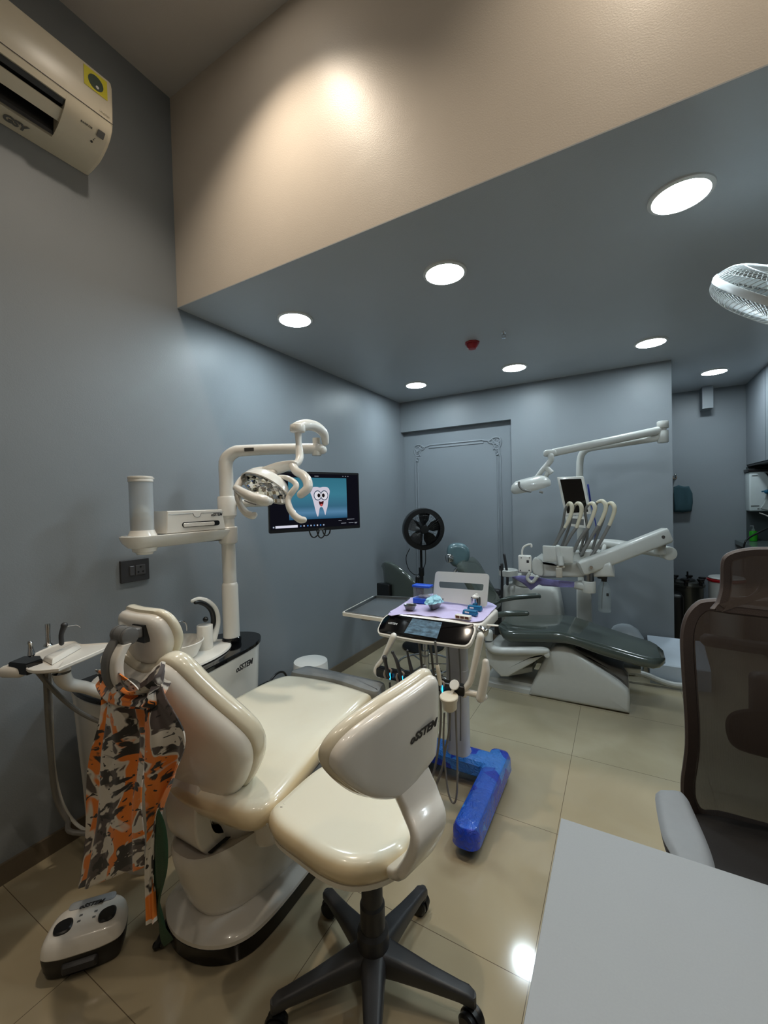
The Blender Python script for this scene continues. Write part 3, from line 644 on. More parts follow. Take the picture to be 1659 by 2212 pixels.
for x0, x1, y in ((.74, .775, .15), (.84, .93, .165), (.77, .83, .10), (.86, .92, .10), (.93, .965, .105), (.935, .96, .09), (.48, .525, .925), (.8, .812, .93), (.83, .842, .93), (.86, .872, .93)):
    scr(x0, y, x1, y+.008, .0006, e_('small_print', (150, 155, 165), .8), 'small_print', sc0)
text('logo_lettering', 'acer', .018, mo-mv*Hh*.475+mu*.02, mu, mv, M_grey, t, shear=.2, bold=.0003)
b = B()
q0 = mo-mv*Hh*.5+mu*.015-mn*.012
for a, w_, dd_ in ((-.03, .06, .035), (.01, .055, .04), (.04, .05, .03)):
    tube(b, [q0+mu*(a-w_*.5)+mv*.01, q0+mu*(a-w_*.3)-mv*dd_*.7, q0+mu*a-mv*dd_, q0+mu*(a+w_*.35)-mv*dd_*.6, q0+mu*(a+w_*.5)+mv*.01], .0035, 8, 5)
obj('cable', b, M_black, t)
b = B(); m0 = mo-mn*.03
beam(b, m0, m0-mn*.06, .07, .07, .01); tube(b, [m0-mn*.06, V((.5, 1.62, m0.z)), V((.318, 1.49, m0.z))], .02, 12, 4); obj('mounting_arm', b, M_white2, t)
# ================================================================== NEAR DENTAL CHAIR
XC = .845
ch = thing('dental_chair', 'cream vinyl dental chair with headrest in the left foreground', 'dental chair', (XC, 1.25, 0))
base_o = cr([(.665, .85), (.72, .78), (.82, .752), (.93, .775), (1.005, .84), (1.032, .95), (1.028, 1.2), (1.02, 1.6), (1.0, 1.85), (.92, 1.9), (.75, 1.9), (.68, 1.84), (.655, 1.6), (.65, 1.1)], 5, True)
base_o = [(p.x, p.y) for p in [V((p[0], p[1], 0)) for p in base_o]]
b = B(); slab(b, base_o, (0, 0, .0), (1, 0, 0), (0, 1, 0), [(.012, 0), (.004, .004), (0, .055), (.004, .06)]); obj('base_skirt', b, M_blackgl, ch, label='black floor skirt of the base')
b = B(); slab(b, base_o, (0, 0, .058), (1, 0, 0), (0, 1, 0), [(0, 0), (0, .012), (.008, .022), (.04, .032), (.055, .04)]); obj('base_plate', b, M_white, ch)
# body tub, wider at the front bottom and leaning
def tubring(z, yf, hw, yb=1.62, sq=2.6, xo=0):
    out = []
    for i in range(48):
        A = 2*PI*i/48; c, s = math.cos(A), math.sin(A); e = 2/sq
        x = math.copysign(abs(c)**e, c)*hw; y = math.copysign(abs(s)**e, s)
        out.append(V((XC+xo+x, (yf+yb)/2+y*(yb-yf)/2, z)))
    return out
b = B(); rings(b, [tubring(.088, .835, .135), tubring(.10, .815, .142), tubring(.13, .80, .150), tubring(.2, .775, .152), tubring(.27, .757, .155), tubring(.318, .75, .157), tubring(.328, .755, .153), tubring(.322, .768, .145), tubring(.314, .80, .12), tubring(.31, .95, .05)]); obj('body', b, M_white, ch)
b = B(); q = [(.84, .32), (.86, .36), (.90, .41), (.93, .455), (1.40, .455), (1.38, .3), (.9, .3)]
for s in (1,):
    rings(b, [[(XC-.17, y, z) for y, z in q], [(XC-.18, y, z) for y, z in q][:0] or [(XC+.17, y, z) for y, z in q]])
lb = [tubring(.30, .865, .15, 1.5), tubring(.38, .84, .165, 1.5), tubring(.43, .80, .2, 1.5), tubring(.46, .785, .245, 1.52), tubring(.47, .78, .25, 1.52)]
b.free(); b = B(); rings(b, lb); obj('seat_support', b, M_white, ch)
b = B(); 
for z, r in ((.30, .055),): lathe(b, [(.03, -.02), (.05, -.015), (.055, 0), (.055, .12)], (1.0, .98, .30), (-.25, 0, 1), 24)
obj('hinge_cover', b, M_white, ch)
# seat cushion
seat_o = cr([(.60, .86), (.66, .795), (.85, .768), (1.04, .778), (1.12, .80), (1.150, .86), (1.140, .98), (1.118, 1.15), (1.11, 1.35), (1.098, 1.46), (1.06, 1.495), (.85, 1.515), (.66, 1.49), (.60, 1.43), (.575, 1.25), (.565, 1.0)], 5, True)
seat_o = [(p[0], p[1]) for p in seat_o]
def seatwarp(a, b_, h):
    f = (b_-.78)/.72
    rise = .03*math.sin(max(0, min(1, f))*PI*.9-.3) + .02*max(0, f-.55)*2
    dish = -.02*math.exp(-((a-XC)/.16)**2)*math.sin(PI*min(1, max(0, f))) if h > .04 else 0
    return a, b_, h+rise*(1 if h > .0 else .7)+dish
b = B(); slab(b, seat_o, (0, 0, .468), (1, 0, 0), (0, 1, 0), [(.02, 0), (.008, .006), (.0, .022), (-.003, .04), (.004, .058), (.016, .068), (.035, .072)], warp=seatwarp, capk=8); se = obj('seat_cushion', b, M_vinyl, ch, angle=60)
b = B(); tube(b, [V((seatwarp(x, y, .06)[0], y, .468+seatwarp(x, y, .06)[2]+.001)) for x, y in inset(ccw(seat_o), .012)], .0022, 6, 1, closed=True); obj('piping', b, M_vinyl, se)
# leg rest under grey protective film, knee then falling away
leg_o = cr([(.63, 1.50), (.85, 1.525), (1.09, 1.50), (1.10, 1.56), (1.06, 1.66), (.95, 1.70), (.75, 1.70), (.65, 1.66), (.62, 1.57)], 5, True)
def legwarp(a, b_, h):
    f = b_-1.5
    return a, b_-max(0, f-.06)*.1, h+.022-1.3*max(0, f-.07)**1.6
b = B(); slab(b, [(p[0], p[1]) for p in leg_o], (0, 0, .47), (1, 0, 0), (0, 1, 0), [(.02, 0), (.0, .012), (.0, .06), (.006, .08), (.02, .086)], warp=legwarp, capk=7); obj('leg_rest', b, M_film, ch, label='leg rest wrapped in grey plastic film')
b = B(); slab(b, [(1.0, .26), (1.42, .34), (1.56, .40), (1.57, .50), (1.5, .52), (1.1, .475), (1.0, .46)], (XC+.235, 0, 0), (0, 1, 0), (0, 0, 1), [(.01, 0), (0, .006), (0, .018), (.006, .024)], capk=2)
slab(b, [(1.0, .26), (1.42, .34), (1.56, .40), (1.57, .50), (1.5, .52), (1.1, .475), (1.0, .46)], (XC-.25, 0, 0), (0, 1, 0), (0, 0, 1), [(.01, 0), (0, .006), (0, .018), (.006, .024)], capk=2)
obj('side_cover', b, M_film, ch)
b = B(); lathe(b, [(.012, 0), (.036, .004), (.038, .02), (.03, .028), (.008, .03)], (XC+.255, 1.2, .47), (1, 0, 0), 20); obj('pivot_cap', b, M_dkgrey, ch)
# backrest
BO = V((.802, .85, .472)); BU = V((1, 0, 0)); BV = V((0, -.359, .933)); 
half = [(0, -.02), (.09, -.018), (.16, .012), (.225, .075), (.275, .15), (.300, .215), (.300, .265), (.275, .32), (.232, .385), (.196, .445), (.17, .49), (.142, .518), (.108, .516), (.08, .495), (.04, .475), (0, .468)]
def both(h): return h + [(-x, y) for x, y in h[::-1] if x > 1e-6]
bo = [(p[0]*1.02, p[1]) for p in cr(both(half), 4, True)]
def bwarp(a, b_, h): return a, b_, h-.5*a*a
# normal u x v = back side
b = B(); slab(b, bo, BO, BU, BV, [(.0, 0), (.0, .012), (.006, .028), (.018, .038), (.035, .043)], warp=bwarp, capk=8); bk = obj('backrest', b, M_white, ch, angle=50)
b = B(); slab(b, bo, BO, BU, BV, [(.03, -.066), (.010, -.06), (-.006, -.046), (-.010, -.03), (-.010, -.014), (-.006, -.004), (.004, 0)], warp=bwarp, capk=8); obj('back_cushion', b, M_vinyl_side, bk, angle=60)
# spine post from the backrest down into the body
b = B(); 
sp_ = [(.83, .56), (.845, .50), (.85, .44), (.845, .39), (.83, .35), (.80, .325)]
side = cr([(.80, .60, 0), (.775, .52, 0), (.765, .45, 0), (.77, .38, 0), (.79, .335, 0), (.815, .312, 0), (.875, .312, 0), (.885, .34, 0), (.84, .37, 0), (.825, .42, 0), (.83, .5, 0), (.84, .6, 0)], 4, True)
slab(b, [(p[0], p[1]) for p in side], (XC-.085, 0, 0), (0, 1, 0), (0, 0, 1), rprof(.15, .008), capk=2); obj('back_post', b, M_white, ch)
b = B(); slab(b, rrect(.175, .09, .01), (XC-.01, .85, .3235), (1, 0, 0), (0, 1, 0), [(0, 0), (.0, .003)]); obj('post_slot', b, M_black, ch)
# headrest
HO = V((.782, .70, 1.0))
HU = V((1, 0, 0)); HV = V((0, -.22, .975))
hh = [(0, -.082), (.05, -.080), (.095, -.06), (.125, -.02), (.13, .02), (.115, .06), (.085, .08), (.04, .084), (0, .084)]
ho = [(p[0]*.87, p[1]*.95) for p in cr(both(hh), 4, True)]
def hwarp(a, b_, h): return a, b_, h-1.6*a*a
b = B(); slab(b, ho, HO, HU, HV, [(0, -.01), (0, .004), (.005, .014), (.016, .02)], warp=hwarp, capk=6); hd = obj('headrest', b, M_white, ch, angle=50)
b = B(); slab(b, ho, HO, HU, HV, [(.03, -.052), (.008, -.046), (-.006, -.034), (-.010, -.022), (-.008, -.012), (0, -.010)], warp=hwarp, capk=6); obj('headrest_cushion', b, M_vinyl_side, hd, angle=60)
b = B(); box(b, (.796, .668, 1.005), (.852, .685, 1.055)); obj('bracket_recess', b, M_black, hd, smooth=False)
b = B(); cyl(b, (.785, .634, 1.034), (.850, .634, 1.034), .024, 28, bev=.004); 
for x in (.798, .838): cyl(b, (x-.003, .634, 1.034), (x+.003, .634, 1.034), .0255, 28)
rbox(b, (.822, .660, 1.036), (.05, .045, .030), .006); jt = obj('headrest_joint', b, M_grey, hd, label='grey swivel joint')
arc = cr([(.625, 1.03, 0), (.598, .99, 0), (.592, .95, 0), (.60, .91, 0), (.625, .875, 0), (.66, .86, 0)], 5)
b = B(); loops = []
for i, p in enumerate(arc):
    t_ = ((arc[min(i+1, len(arc)-1)]-arc[max(i-1, 0)])).normalized(); n_ = V((-t_.y, t_.x, 0))
    w_ = .018; d_ = .010
    loops.append([V((.808+x*w_/.02, p.x+n_.x*y, p.y+n_.y*y)) for x, y in rrect(.04, .02, .006, 3)])
rings(b, loops); obj('headrest_arm', b, M_grey, hd)
b = B(); loops = []
for i, p in enumerate(arc[2:-3]):
    loops.append([V((.842+x, p.x+.006+y*1.2, p.y)) for x, y in rrect(.034, .02, .006, 3)])
rings(b, loops); obj('arm_cover', b, M_white, hd)
b = B(); cyl(b, (.785, .655, .872), (.868, .655, .872), .026, 28, bev=.004); obj('lower_joint', b, M_grey, hd)

# ================================================================== CHILD CAPE hung on the headrest
def cape_mat():
    m, N, L, bb = nmat('printed_cape_cloth')
    tc = N.new('ShaderNodeTexCoord')
    def nz(s, off, det=3, dist=1.6, sc=(1, 1, 1)):
        mp = N.new('ShaderNodeMapping'); mp.inputs['Location'].default_value = off; mp.inputs['Scale'].default_value = sc; L.new(tc.outputs['UV'], mp.inputs[0])
        n = N.new('ShaderNodeTexNoise'); n.inputs['Scale'].default_value = s; n.inputs['Detail'].default_value = det; n.inputs['Distortion'].default_value = dist
        L.new(mp.outputs[0], n.inputs['Vector']); return n
    def thr(n, v, soft=.01):
        r = N.new('ShaderNodeMapRange'); r.inputs[1].default_value = v-soft; r.inputs[2].default_value = v+soft; L.new(n.outputs['Fac'], r.inputs[0]); return r
    def mix(f, a, c):
        x = N.new('ShaderNodeMix'); x.data_type = 'RGBA'; L.new(f.outputs[0], x.inputs[0]); L.new(a.outputs[2] if hasattr(a, 'data_type') else a.outputs[0], x.inputs[6]); x.inputs[7].default_value = (*srgb(c), 1); return x
    base = N.new('ShaderNodeRGB'); base.outputs[0].default_value = (*srgb((206, 200, 190)), 1)
    a = mix(thr(nz(4.0, (0, 0, 0), 3, .7, (1, 1.5, 1)), .49), base, (72, 62, 60))
    on = nz(5.0, (3.1, 1.7, 0), 1.5, .9, (1, .8, 1))
    a = mix(thr(on, .485), a, (214, 208, 198))
    a = mix(thr(on, .525), a, (228, 124, 20))
    a = mix(thr(nz(5.6, (7.3, 4.2, 0), 3, .8, (1, 1.5, 1)), .57), a, (18, 15, 15))
    a = mix(thr(nz(9, (11.3, 2.2, 0), 1, .4), .63), a, (206, 200, 190))
    a = mix(thr(nz(38, (1.3, 9.2, 0), 0, 0), .73), a, (18, 15, 15))
    L.new(a.outputs[2], bb.inputs['Base Color']); bb.inputs['Roughness'].default_value = .7
    bb.inputs['Sheen Weight'].default_value = .2
    return m
M_cape = cape_mat(); M_capeg = mat('dark_green_binding', (22, 62, 38), .6, var=.15, bump=.4)
cape = thing('printed_cape', 'orange black and white printed cape hanging from the near headrest', 'cape', (.8, .6, .2))
def cloth(name, left, right, ydepth, m, nx=40, ny=60, amp=.012, folds=4.5, ph=0, thick=.003, par=None, vs=1.0, lab=None):
    """cloth hung between two edge curves, pleated in depth"""
    Lc = cr(left, 12); Rc = cr(right, 12); b = B(); uvl = b.loops.layers.uv.new('UVMap'); grid = []; uvs = []
    for j in range(ny+1):
        f = j/ny; a = f*(len(Lc)-1); i0 = min(int(a), len(Lc)-2); pl0 = Lc[i0].lerp(Lc[i0+1], a-i0)
        a = f*(len(Rc)-1); i0 = min(int(a), len(Rc)-2); pr0 = Rc[i0].lerp(Rc[i0+1], a-i0)
        row = []; ru = []
        for i in range(nx+1):
            g = i/nx; p = pl0.lerp(pr0, g)
            k = min(1, f*1.2+.35)
            d = amp*k*(math.sin(g*folds*2*PI+ph+f*1.1)+.45*math.sin(g*folds*4.3*PI+ph*2-f*2.3)) + .006*math.sin(f*9+g*5)
            row.append(p+V((d*.25, d, 0))); ru.append((g*(pl0-pr0).length*1.6/.6*.6+ph, f*vs))
        grid.append(row); uvs.append(ru)
    fr = [[b.verts.new(p) for p in row] for row in grid]; bk_ = [[b.verts.new(p+V((0, thick, 0))) for p in row] for row in grid]
    def face(vs_, us):
        f = b.faces.new(vs_)
        for l, q in zip(f.loops, us): l[uvl].uv = q
    for j in range(ny):
        for i in range(nx):
            us = [uvs[j][i], uvs[j][i+1], uvs[j+1][i+1], uvs[j+1][i]]
            face((fr[j][i], fr[j][i+1], fr[j+1][i+1], fr[j+1][i]), us)
            face((bk_[j][i], bk_[j+1][i], bk_[j+1][i+1], bk_[j][i+1]), [us[0], us[3], us[2], us[1]])
    for j in range(ny):
        for i, o_ in ((0, 0), (nx, 0)):
            face((fr[j][i], fr[j+1][i], bk_[j+1][i], bk_[j][i]), [uvs[j][i]]*4)
    for i in range(nx):
        for j in (0, ny):
            face((fr[j][i], bk_[j][i], bk_[j][i+1], fr[j][i+1]), [uvs[j][i]]*4)
    return obj(name, b, m, par, angle=80, label=lab)
YC = .60
cl = lambda pts, y: [P(px, py, y=y+dy) for px, py, dy in pts]
cloth('cape_panel', cl([(207, 1448, .06), (212, 1490, .02), (212, 1560, 0), (196, 1640, 0), (185, 1720, 0), (174, 1820, 0), (160, 1925, 0)], YC),
      cl([(262, 1452, .0), (300, 1490, -.01), (312, 1560, -.01), (318, 1640, -.0), (316, 1720, 0), (318, 1800, 0), (314, 1872, 0)], YC), 0, M_cape, amp=.012, folds=1.6, ph=0, par=cape, vs=1.25)
cloth('cape_panel', cl([(300, 1478, -.01), (304, 1540, -.015), (310, 1620, -.015), (316, 1700, -.015), (318, 1790, -.01), (312, 1880, -.005), (326, 1990, 0)], YC),
      cl([(350, 1430, .03), (352, 1500, .0), (393, 1590, -.01), (384, 1660, 0), (352, 1740, 0), (338, 1840, 0), (332, 1995, 0)], YC), 0, M_cape, amp=.007, folds=1.2, ph=2.1, par=cape, vs=1.25)
cloth('cape_collar', cl([(207, 1446, .06), (250, 1470, .0), (290, 1492, -.015), (330, 1470, -.01), (352, 1428, .03)], YC)[::1],
      cl([(215, 1490, .04), (240, 1530, -.01), (288, 1535, -.03), (325, 1530, -.02), (352, 1480, .02)], YC), 0, M_cape, nx=24, ny=40, amp=.009, folds=1.5, ph=4.3, par=cape, vs=.9)
cloth('binding', cl([(334, 1755, -.005), (330, 1800, 0), (333, 1880, 0), (332, 1950, .01), (345, 2015, .03), (362, 2040, .05)], YC),
      cl([(346, 1745, -.005), (352, 1790, 0), (354, 1880, 0), (346, 1950, .01), (356, 2005, .03), (366, 2036, .05)], YC), 0, M_capeg, nx=8, ny=40, amp=.004, folds=1, ph=0, par=cape, lab='dark green binding strip')

# ================================================================== FOOT CONTROL
FC = V((.555, .63, 0)); fa_ = math.atan2(.66-.545, .638-.463)
fu = V((.895, .446, 0)).normalized(); fu = (P(250, 2030, z=.05)-P(108, 2075, z=.05)); fu.z = 0; fu.normalize(); fv = V((0, 0, 1)).cross(fu)
fc = thing('foot_control', 'white and black two-button foot control on the floor at lower left', 'foot control', tuple(FC))
fo_ = [(p[0], p[1]) for p in cr([(-.108, -.01), (-.102, -.058), (-.06, -.075), (0, -.078), (.06, -.075), (.102, -.058), (.108, -.01), (.095, .045), (.05, .075), (0, .08), (-.05, .075), (-.095, .045)], 5, True)]
b = B(); slab(b, fo_, FC, fu, fv, [(.03, 0), (.012, .006), (.004, .03), (0, .062), (.002, .07)], capk=3); obj('base', b, M_black, fc)
b = B(); slab(b, fo_, FC, fu, fv, [(.002, .068), (-.001, .073), (.003, .095), (.010, .108), (.020, .114)], capk=4); tp_ = obj('cover', b, M_white, fc)
b = B(); slab(b, rrect(.13, .03, .012, 4, 0, .05), FC+V((0, 0, .1115)), fu, fv, [(0, 0), (0, .004), (.004, .006)]); obj('handle_recess', b, mat('light_grey_print', (160, 165, 170), .4), tp_)
for sx in (-1, 1):
    b = B(); slab(b, [(p[0]+sx*.058, p[1]-.018) for p in cr([(-.022, -.012), (-.012, -.024), (.012, -.024), (.023, -.012), (.022, .012), (.01, .025), (-.012, .022), (-.023, .01)], 4, True)], FC+V((0, 0, .112)), fu, fv, [(0, 0), (0, .006), (.004, .009)], capk=2); obj('button', b, M_black, tp_)
    b = B(); 
    for yy in (-.012, .008): slab(b, rrect(.009, .007, .001, 2, sx*.02, yy), FC+V((0, 0, .1135)), fu, fv, [(0, 0), (0, .0008)], capk=1)
    obj('button_print', b, M_grey, tp_, smooth=False)
b = B(); slab(b, rrect(.09, .03, .006, 4), FC+fv*-.074+V((0, 0, .04)), fu, V((0, 0, 1)), [(-.002, -.004), (0, .006), (.006, .014)]); obj('pedal', b, M_dkgrey, fc)
text('logo_lettering', LOGO, .020, FC+V((0, 0, .1182))+fv*.034+fu*.0, fu, fv, M_ink, fc, shear=.35, bold=.0003)
b = B(); hp_ = [(FC-fu*.098+fv*.03+V((0, 0, .03))), FC-fu*.098+fv*.13+V((0, 0, .028)), FC-fu*.075+fv*.16+V((0, 0, .03)), FC-fu*.02+fv*.135+V((0, 0, .03))]
for k in range(3): beam(b, hp_[k], hp_[k+1], .004, .022, .0015)
obj('carry_bracket', b, M_steel, fc)
# cables and peg between base and floor
t = obj('floor_cable', (lambda b: (tube(b, [P(362, 1992, z=.02), P(345, 2035, z=.015), P(370, 2055, z=.01), P(425, 2085, z=.01)][:2]+[P(338, 2042, z=.013)], .012, 10, 4), tube(b, [P(388, 1990, z=.075), P(380, 2010, z=.05), P(352, 2038, z=.02)], .010, 10, 4), b)[-1])(B()), M_black)
tag(t, 'short black cable end lying by the front of near chair base', 'cable')

# ================================================================== NEAR STOOL
st = thing('operator_stool', 'cream padded stool with white backrest and black castor base, in front', 'stool', (1.375, 1.01, 0))
HX, HY = 1.40, .965
casters = [P(705, 1990, z=.03), P(917, 1984, z=.03), P(1028, 2225, z=.03), None, P(600, 2240, z=.03)]
b = B(); lathe(b, [(.03, .10), (.042, .095), (.046, .11), (.044, .18), (.036, .19)], (HX, HY, 0), seg=28); hub = None
lathe(b, [(.035, .185), (.035, .255), (.030, .262)], (HX, HY, 0), seg=28); lathe(b, [(.030, .255), (.030, .315), (.026, .322)], (HX, HY, 0), seg=28); lathe(b, [(.02, .315), (.02, .42)], (HX, HY, 0), seg=20)
obj('gas_lift', b, M_dkgrey, st)
a0 = math.radians(12)
RL = .272
for k in range(5):
    A = a0+2*PI*k/5; d = V((math.cos(A), math.sin(A), 0)); s = V((-d.y, d.x, 0))
    b = B(); loops = []
    for f, w_, z, h_ in ((.08, .038, .112, .034), (.25, .031, .106, .030), (.6, .022, .092, .022), (.88, .018, .082, .017), (.97, .018, .078, .017), (1.03, .014, .070, .014)):
        loops.append([V((HX, HY, z))+d*(f*RL)+s*x+V((0, 0, y)) for x, y in rrect(w_*2, h_*2, w_*.55, 4)])
    rings(b, loops); cyl(b, V((HX, HY, .045))+d*RL, V((HX, HY, .085))+d*RL, .012, 16); lg = obj('leg', b, M_dkgrey, st)
    b = B(); c = V((HX, HY, .028))+d*RL+s*.012*(1 if k % 2 else -1)
    ax = (s*math.cos(.5+k)+d*math.sin(.5+k)).normalized()
    for sg in (-1, 1): lathe(b, [(.012, .006), (.026, .007), (.028, .011), (.028, .020), (.022, .025), (.008, .026)], c, ax*sg, 24)
    cyl(b, c-ax*.008, c+ax*.008, .010, 14); 
    lathe(b, [(.031, -.006), (.031, .006)], c+V((0, 0, .0)), ax, 24); obj('castor', b, M_black, lg)
ZS = .555
so_ = cr([P(px, py, z=ZS) for px, py in [(581, 1748), (590, 1730), (606, 1716), (660, 1668), (700, 1642), (745, 1630)]]+[V((1.30, 1.16, ZS)), V((1.42, 1.18, ZS)), V((1.52, 1.15, ZS)), V((1.552, 1.06, ZS))]+[P(px, py, z=ZS) for px, py in [(888, 1812), (850, 1842), (800, 1860), (745, 1862), (690, 1842), (640, 1808), (595, 1775)]], 4, True)
sc_ = [(p.x, p.y) for p in so_]
def sw(a, b_, h):
    r2 = ((a-1.35)**2+(b_-.97)**2)/.04
    return a, b_, h-(.008*math.exp(-r2*1.4) if h > .03 else 0)
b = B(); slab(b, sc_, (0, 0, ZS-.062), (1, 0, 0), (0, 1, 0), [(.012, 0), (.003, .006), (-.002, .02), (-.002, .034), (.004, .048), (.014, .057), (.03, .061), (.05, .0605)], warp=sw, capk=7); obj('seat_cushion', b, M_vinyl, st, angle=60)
b = B(); slab(b, sc_, (0, 0, ZS-.085), (1, 0, 0), (0, 1, 0), [(.05, -.012), (.02, .0), (.008, .008), (.006, .022), (.010, .024)], capk=4); sh = obj('seat_shell', b, M_white, st)
b = B(); lathe(b, [(.035, .37), (.06, .375), (.075, .40), (.10, .44), (.11, .46)], (HX+.01, HY, 0), seg=28); rbox(b, (HX+.06, HY-.04, .452), (.12, .09, .04), .018, rot=rotz(-.5)); obj('seat_mount', b, M_white, st)
# backrest
TO = V((1.62, .885, .60)); tt = V((.27, .963, 0)).normalized(); tn0 = V((tt.y, -tt.x, 0)); til = .12
tn = (tn0*math.cos(til)-V((0, 0, 1))*math.sin(til)); tv = tn.cross(tt)
bpx = [(728, 1662), (732, 1640), (748, 1612), (774, 1582), (806, 1554), (842, 1526), (876, 1503), (905, 1484), (930, 1469), (941, 1471), (945, 1490), (944, 1560), (941, 1625), (935, 1645), (905, 1680), (885, 1705), (862, 1724), (825, 1729), (790, 1722), (758, 1702), (733, 1676)]
bl2 = []
for px, py in bpx:
    q = PL(px, py, TO, tn)-TO; bl2.append((q.dot(tt), q.dot(tv)))
cxu = sum(p[0] for p in bl2)/len(bl2)
bl3 = [(p[0], p[1]) for p in cr(bl2, 4, True)]
def tw(a, b_, h): return a+.012*max(0, (a-cxu)/.12), b_, h-.5*(a-cxu)**2
0 and print('STOOLBACK', [tuple(round(x, 3) for x in p) for p in bl2], cxu)
b = B(); slab(b, bl3, TO, tt, tv, [(.0, -.012), (.0, -.002), (.006, .006), (.014, .009)], warp=tw, capk=7); sb_ = obj('backrest', b, M_white, st, angle=50)
b = B(); slab(b, bl3, TO, tt, tv, [(.03, -.052), (.008, -.048), (-.006, -.036), (-.009, -.024), (-.002, -.014), (.004, -.011)], warp=tw, capk=7); obj('back_cushion', b, M_vinyl_side, sb_, angle=60)
q = PL(908, 1576, TO, tn); uu = q-TO
text('logo_lettering', LOGO, .026, q-uu.normalized()*0+tn*(-.0105*-1+.001-.5*(uu.dot(tt)-cxu)**2), (PL(940, 1553, TO, tn)-PL(888, 1592, TO, tn)), tv, M_ink, sb_, shear=.3, bold=.0009, lift=.001)
b = B(); ln = [PL(900, 1690, TO+tn*.012, tn)-tn*.02, PL(920, 1740, TO+tn*.03, tn)-tn*.015, PL(926, 1785, TO+tn*.05, tn), PL(910, 1835, TO+tn*.04, tn), PL(880, 1868, TO+tn*.0, tn), V((HX+.09, HY-.04, .45))]
pc = cr(ln, 5); loops = []
for i, p in enumerate(pc):
    t_ = (pc[min(i+1, len(pc)-1)]-pc[max(i-1, 0)]).normalized(); s_ = tt; n_ = t_.cross(s_).normalized()
    f = i/(len(pc)-1); w_ = .112-.02*f if f < .75 else .085; 
    loops.append([p+s_*x+n_*y for x, y in rrect(w_, .026, .010, 3)])
rings(b, loops); obj('back_post', b, M_white, st)
# ================================================================== INSTRUMENT CART
def Y(pts, y): return [P(px, py, y=y) for px, py in pts]
ct = thing('instrument_cart', 'white instrument cart with black touch panel, side tray and blue wrapped feet', 'cart', (1.29, 1.85, 0))
def wrap_mat():
    m, N, L, bb = nmat('blue_wrapping_film'); tc = N.new('ShaderNodeTexCoord')
    n = N.new('ShaderNodeTexVoronoi'); n.inputs['Scale'].default_value = 9; L.new(tc.outputs['Object'], n.inputs['Vector'])
    rp = N.new('ShaderNodeValToRGB'); rp.color_ramp.interpolation = 'CONSTANT'; e = rp.color_ramp.elements; e[0].color = (*srgb((14, 60, 190)), 1); e[1].position = .45; e[1].color = (*srgb((50, 130, 225)), 1); q = e.new(.7); q.color = (*srgb((22, 88, 205)), 1)
    s = N.new('ShaderNodeSeparateColor'); L.new(n.outputs['Color'], s.inputs[0]); L.new(s.outputs[0], rp.inputs[0]); L.new(rp.outputs[0], bb.inputs['Base Color'])
    bb.inputs['Roughness'].default_value = .12; bb.inputs['Coat Weight'].default_value = .6
    n2 = N.new('ShaderNodeTexNoise'); n2.inputs['Scale'].default_value = 28; n2.inputs['Detail'].default_value = 4; n2.inputs['Distortion'].default_value = 2; L.new(tc.outputs['Object'], n2.inputs['Vector'])
    bp = N.new('ShaderNodeBump'); bp.inputs['Strength'].default_value = 1; bp.inputs['Distance'].default_value = .012; L.new(n2.outputs['Fac'], bp.inputs['Height']); L.new(bp.outputs['Normal'], bb.inputs['Normal'])
    return m
M_wrap = wrap_mat()
def wp(z): return rprof(z, .02)
b = B(); slab(b, rrect(.46, .13, .03, 4, 1.29, 1.965), (0, 0, .055), (1, 0, 0), (0, 1, 0), [(.01, 0), (0, .01), (.002, .06), (.015, .075), (.03, .078)]); foot = obj('foot_bar', b, M_wrap, ct, label='blue film wrapped foot bar')
for sx in (-1, 1):
    X = 1.29+sx*.195; 
    ol = rrect(.114, .60, .045, 5, X, 1.782)
    b = B(); slab(b, ol, (0, 0, .048), (1, 0, 0), (0, 1, 0), [(.008, 0), (0, .006), (.002, .014), (.004, .06), (.014, .078), (.03, .084)]); lg = obj('foot', b, M_wrap, ct, label='blue film wrapped foot')
    for yy in (1.555, 2.02):
        b = B(); c = V((X+.002, yy, .026))
        for sg in (-1, 1): lathe(b, [(.01, .003), (.024, .003), (.026, .007), (.026, .015), (.02, .019)], c, V((sg, .15*sg, 0)), 20)
        cyl(b, c-V((.004, 0, 0)), c+V((.004, 0, 0)), .012, 12); cyl(b, c+V((0, 0, .005)), c+V((0, 0, .03)), .012, 12); obj('castor', b, M_black, lg)
b = B(); CC = (1.305, 1.955)
slab(b, rrect(.118, .085, .03, 5), (*CC, .128), (1, 0, 0), (0, 1, 0), [(0, 0), (.002, .012), (.006, .02), (.006, .42), (.01, .425)]); slab(b, rrect(.104, .072, .026, 5), (*CC, .54), (1, 0, 0), (0, 1, 0), [(0, 0), (0, .28)]); obj('column', b, mat('pale_grey_column', (188, 188, 192), .3), ct)
b = B(); rbox(b, (1.285, 1.865, .828), (.44, .30, .056), .014, cr_=.03); tb_ = obj('table', b, M_white, ct)
bpn = [PL(px, py, (1.3, 2.0, .95), V((0, -.97, .22)).normalized()) for px, py in [(942, 1234), (1058, 1240), (1052, 1312), (936, 1296)]]
def quad_slab(b, q, th, rr=.012, holes=None):
    o = q[3]; u = (q[2]-q[3]).normalized(); v = (q[0]-q[3]); v = (v-u*v.dot(u)).normalized()
    ol = [((p-o).dot(u), (p-o).dot(v)) for p in q]; return o, u, v, ol
o, u, v, ol = quad_slab(None, bpn, .01)
n_ = u.cross(v)
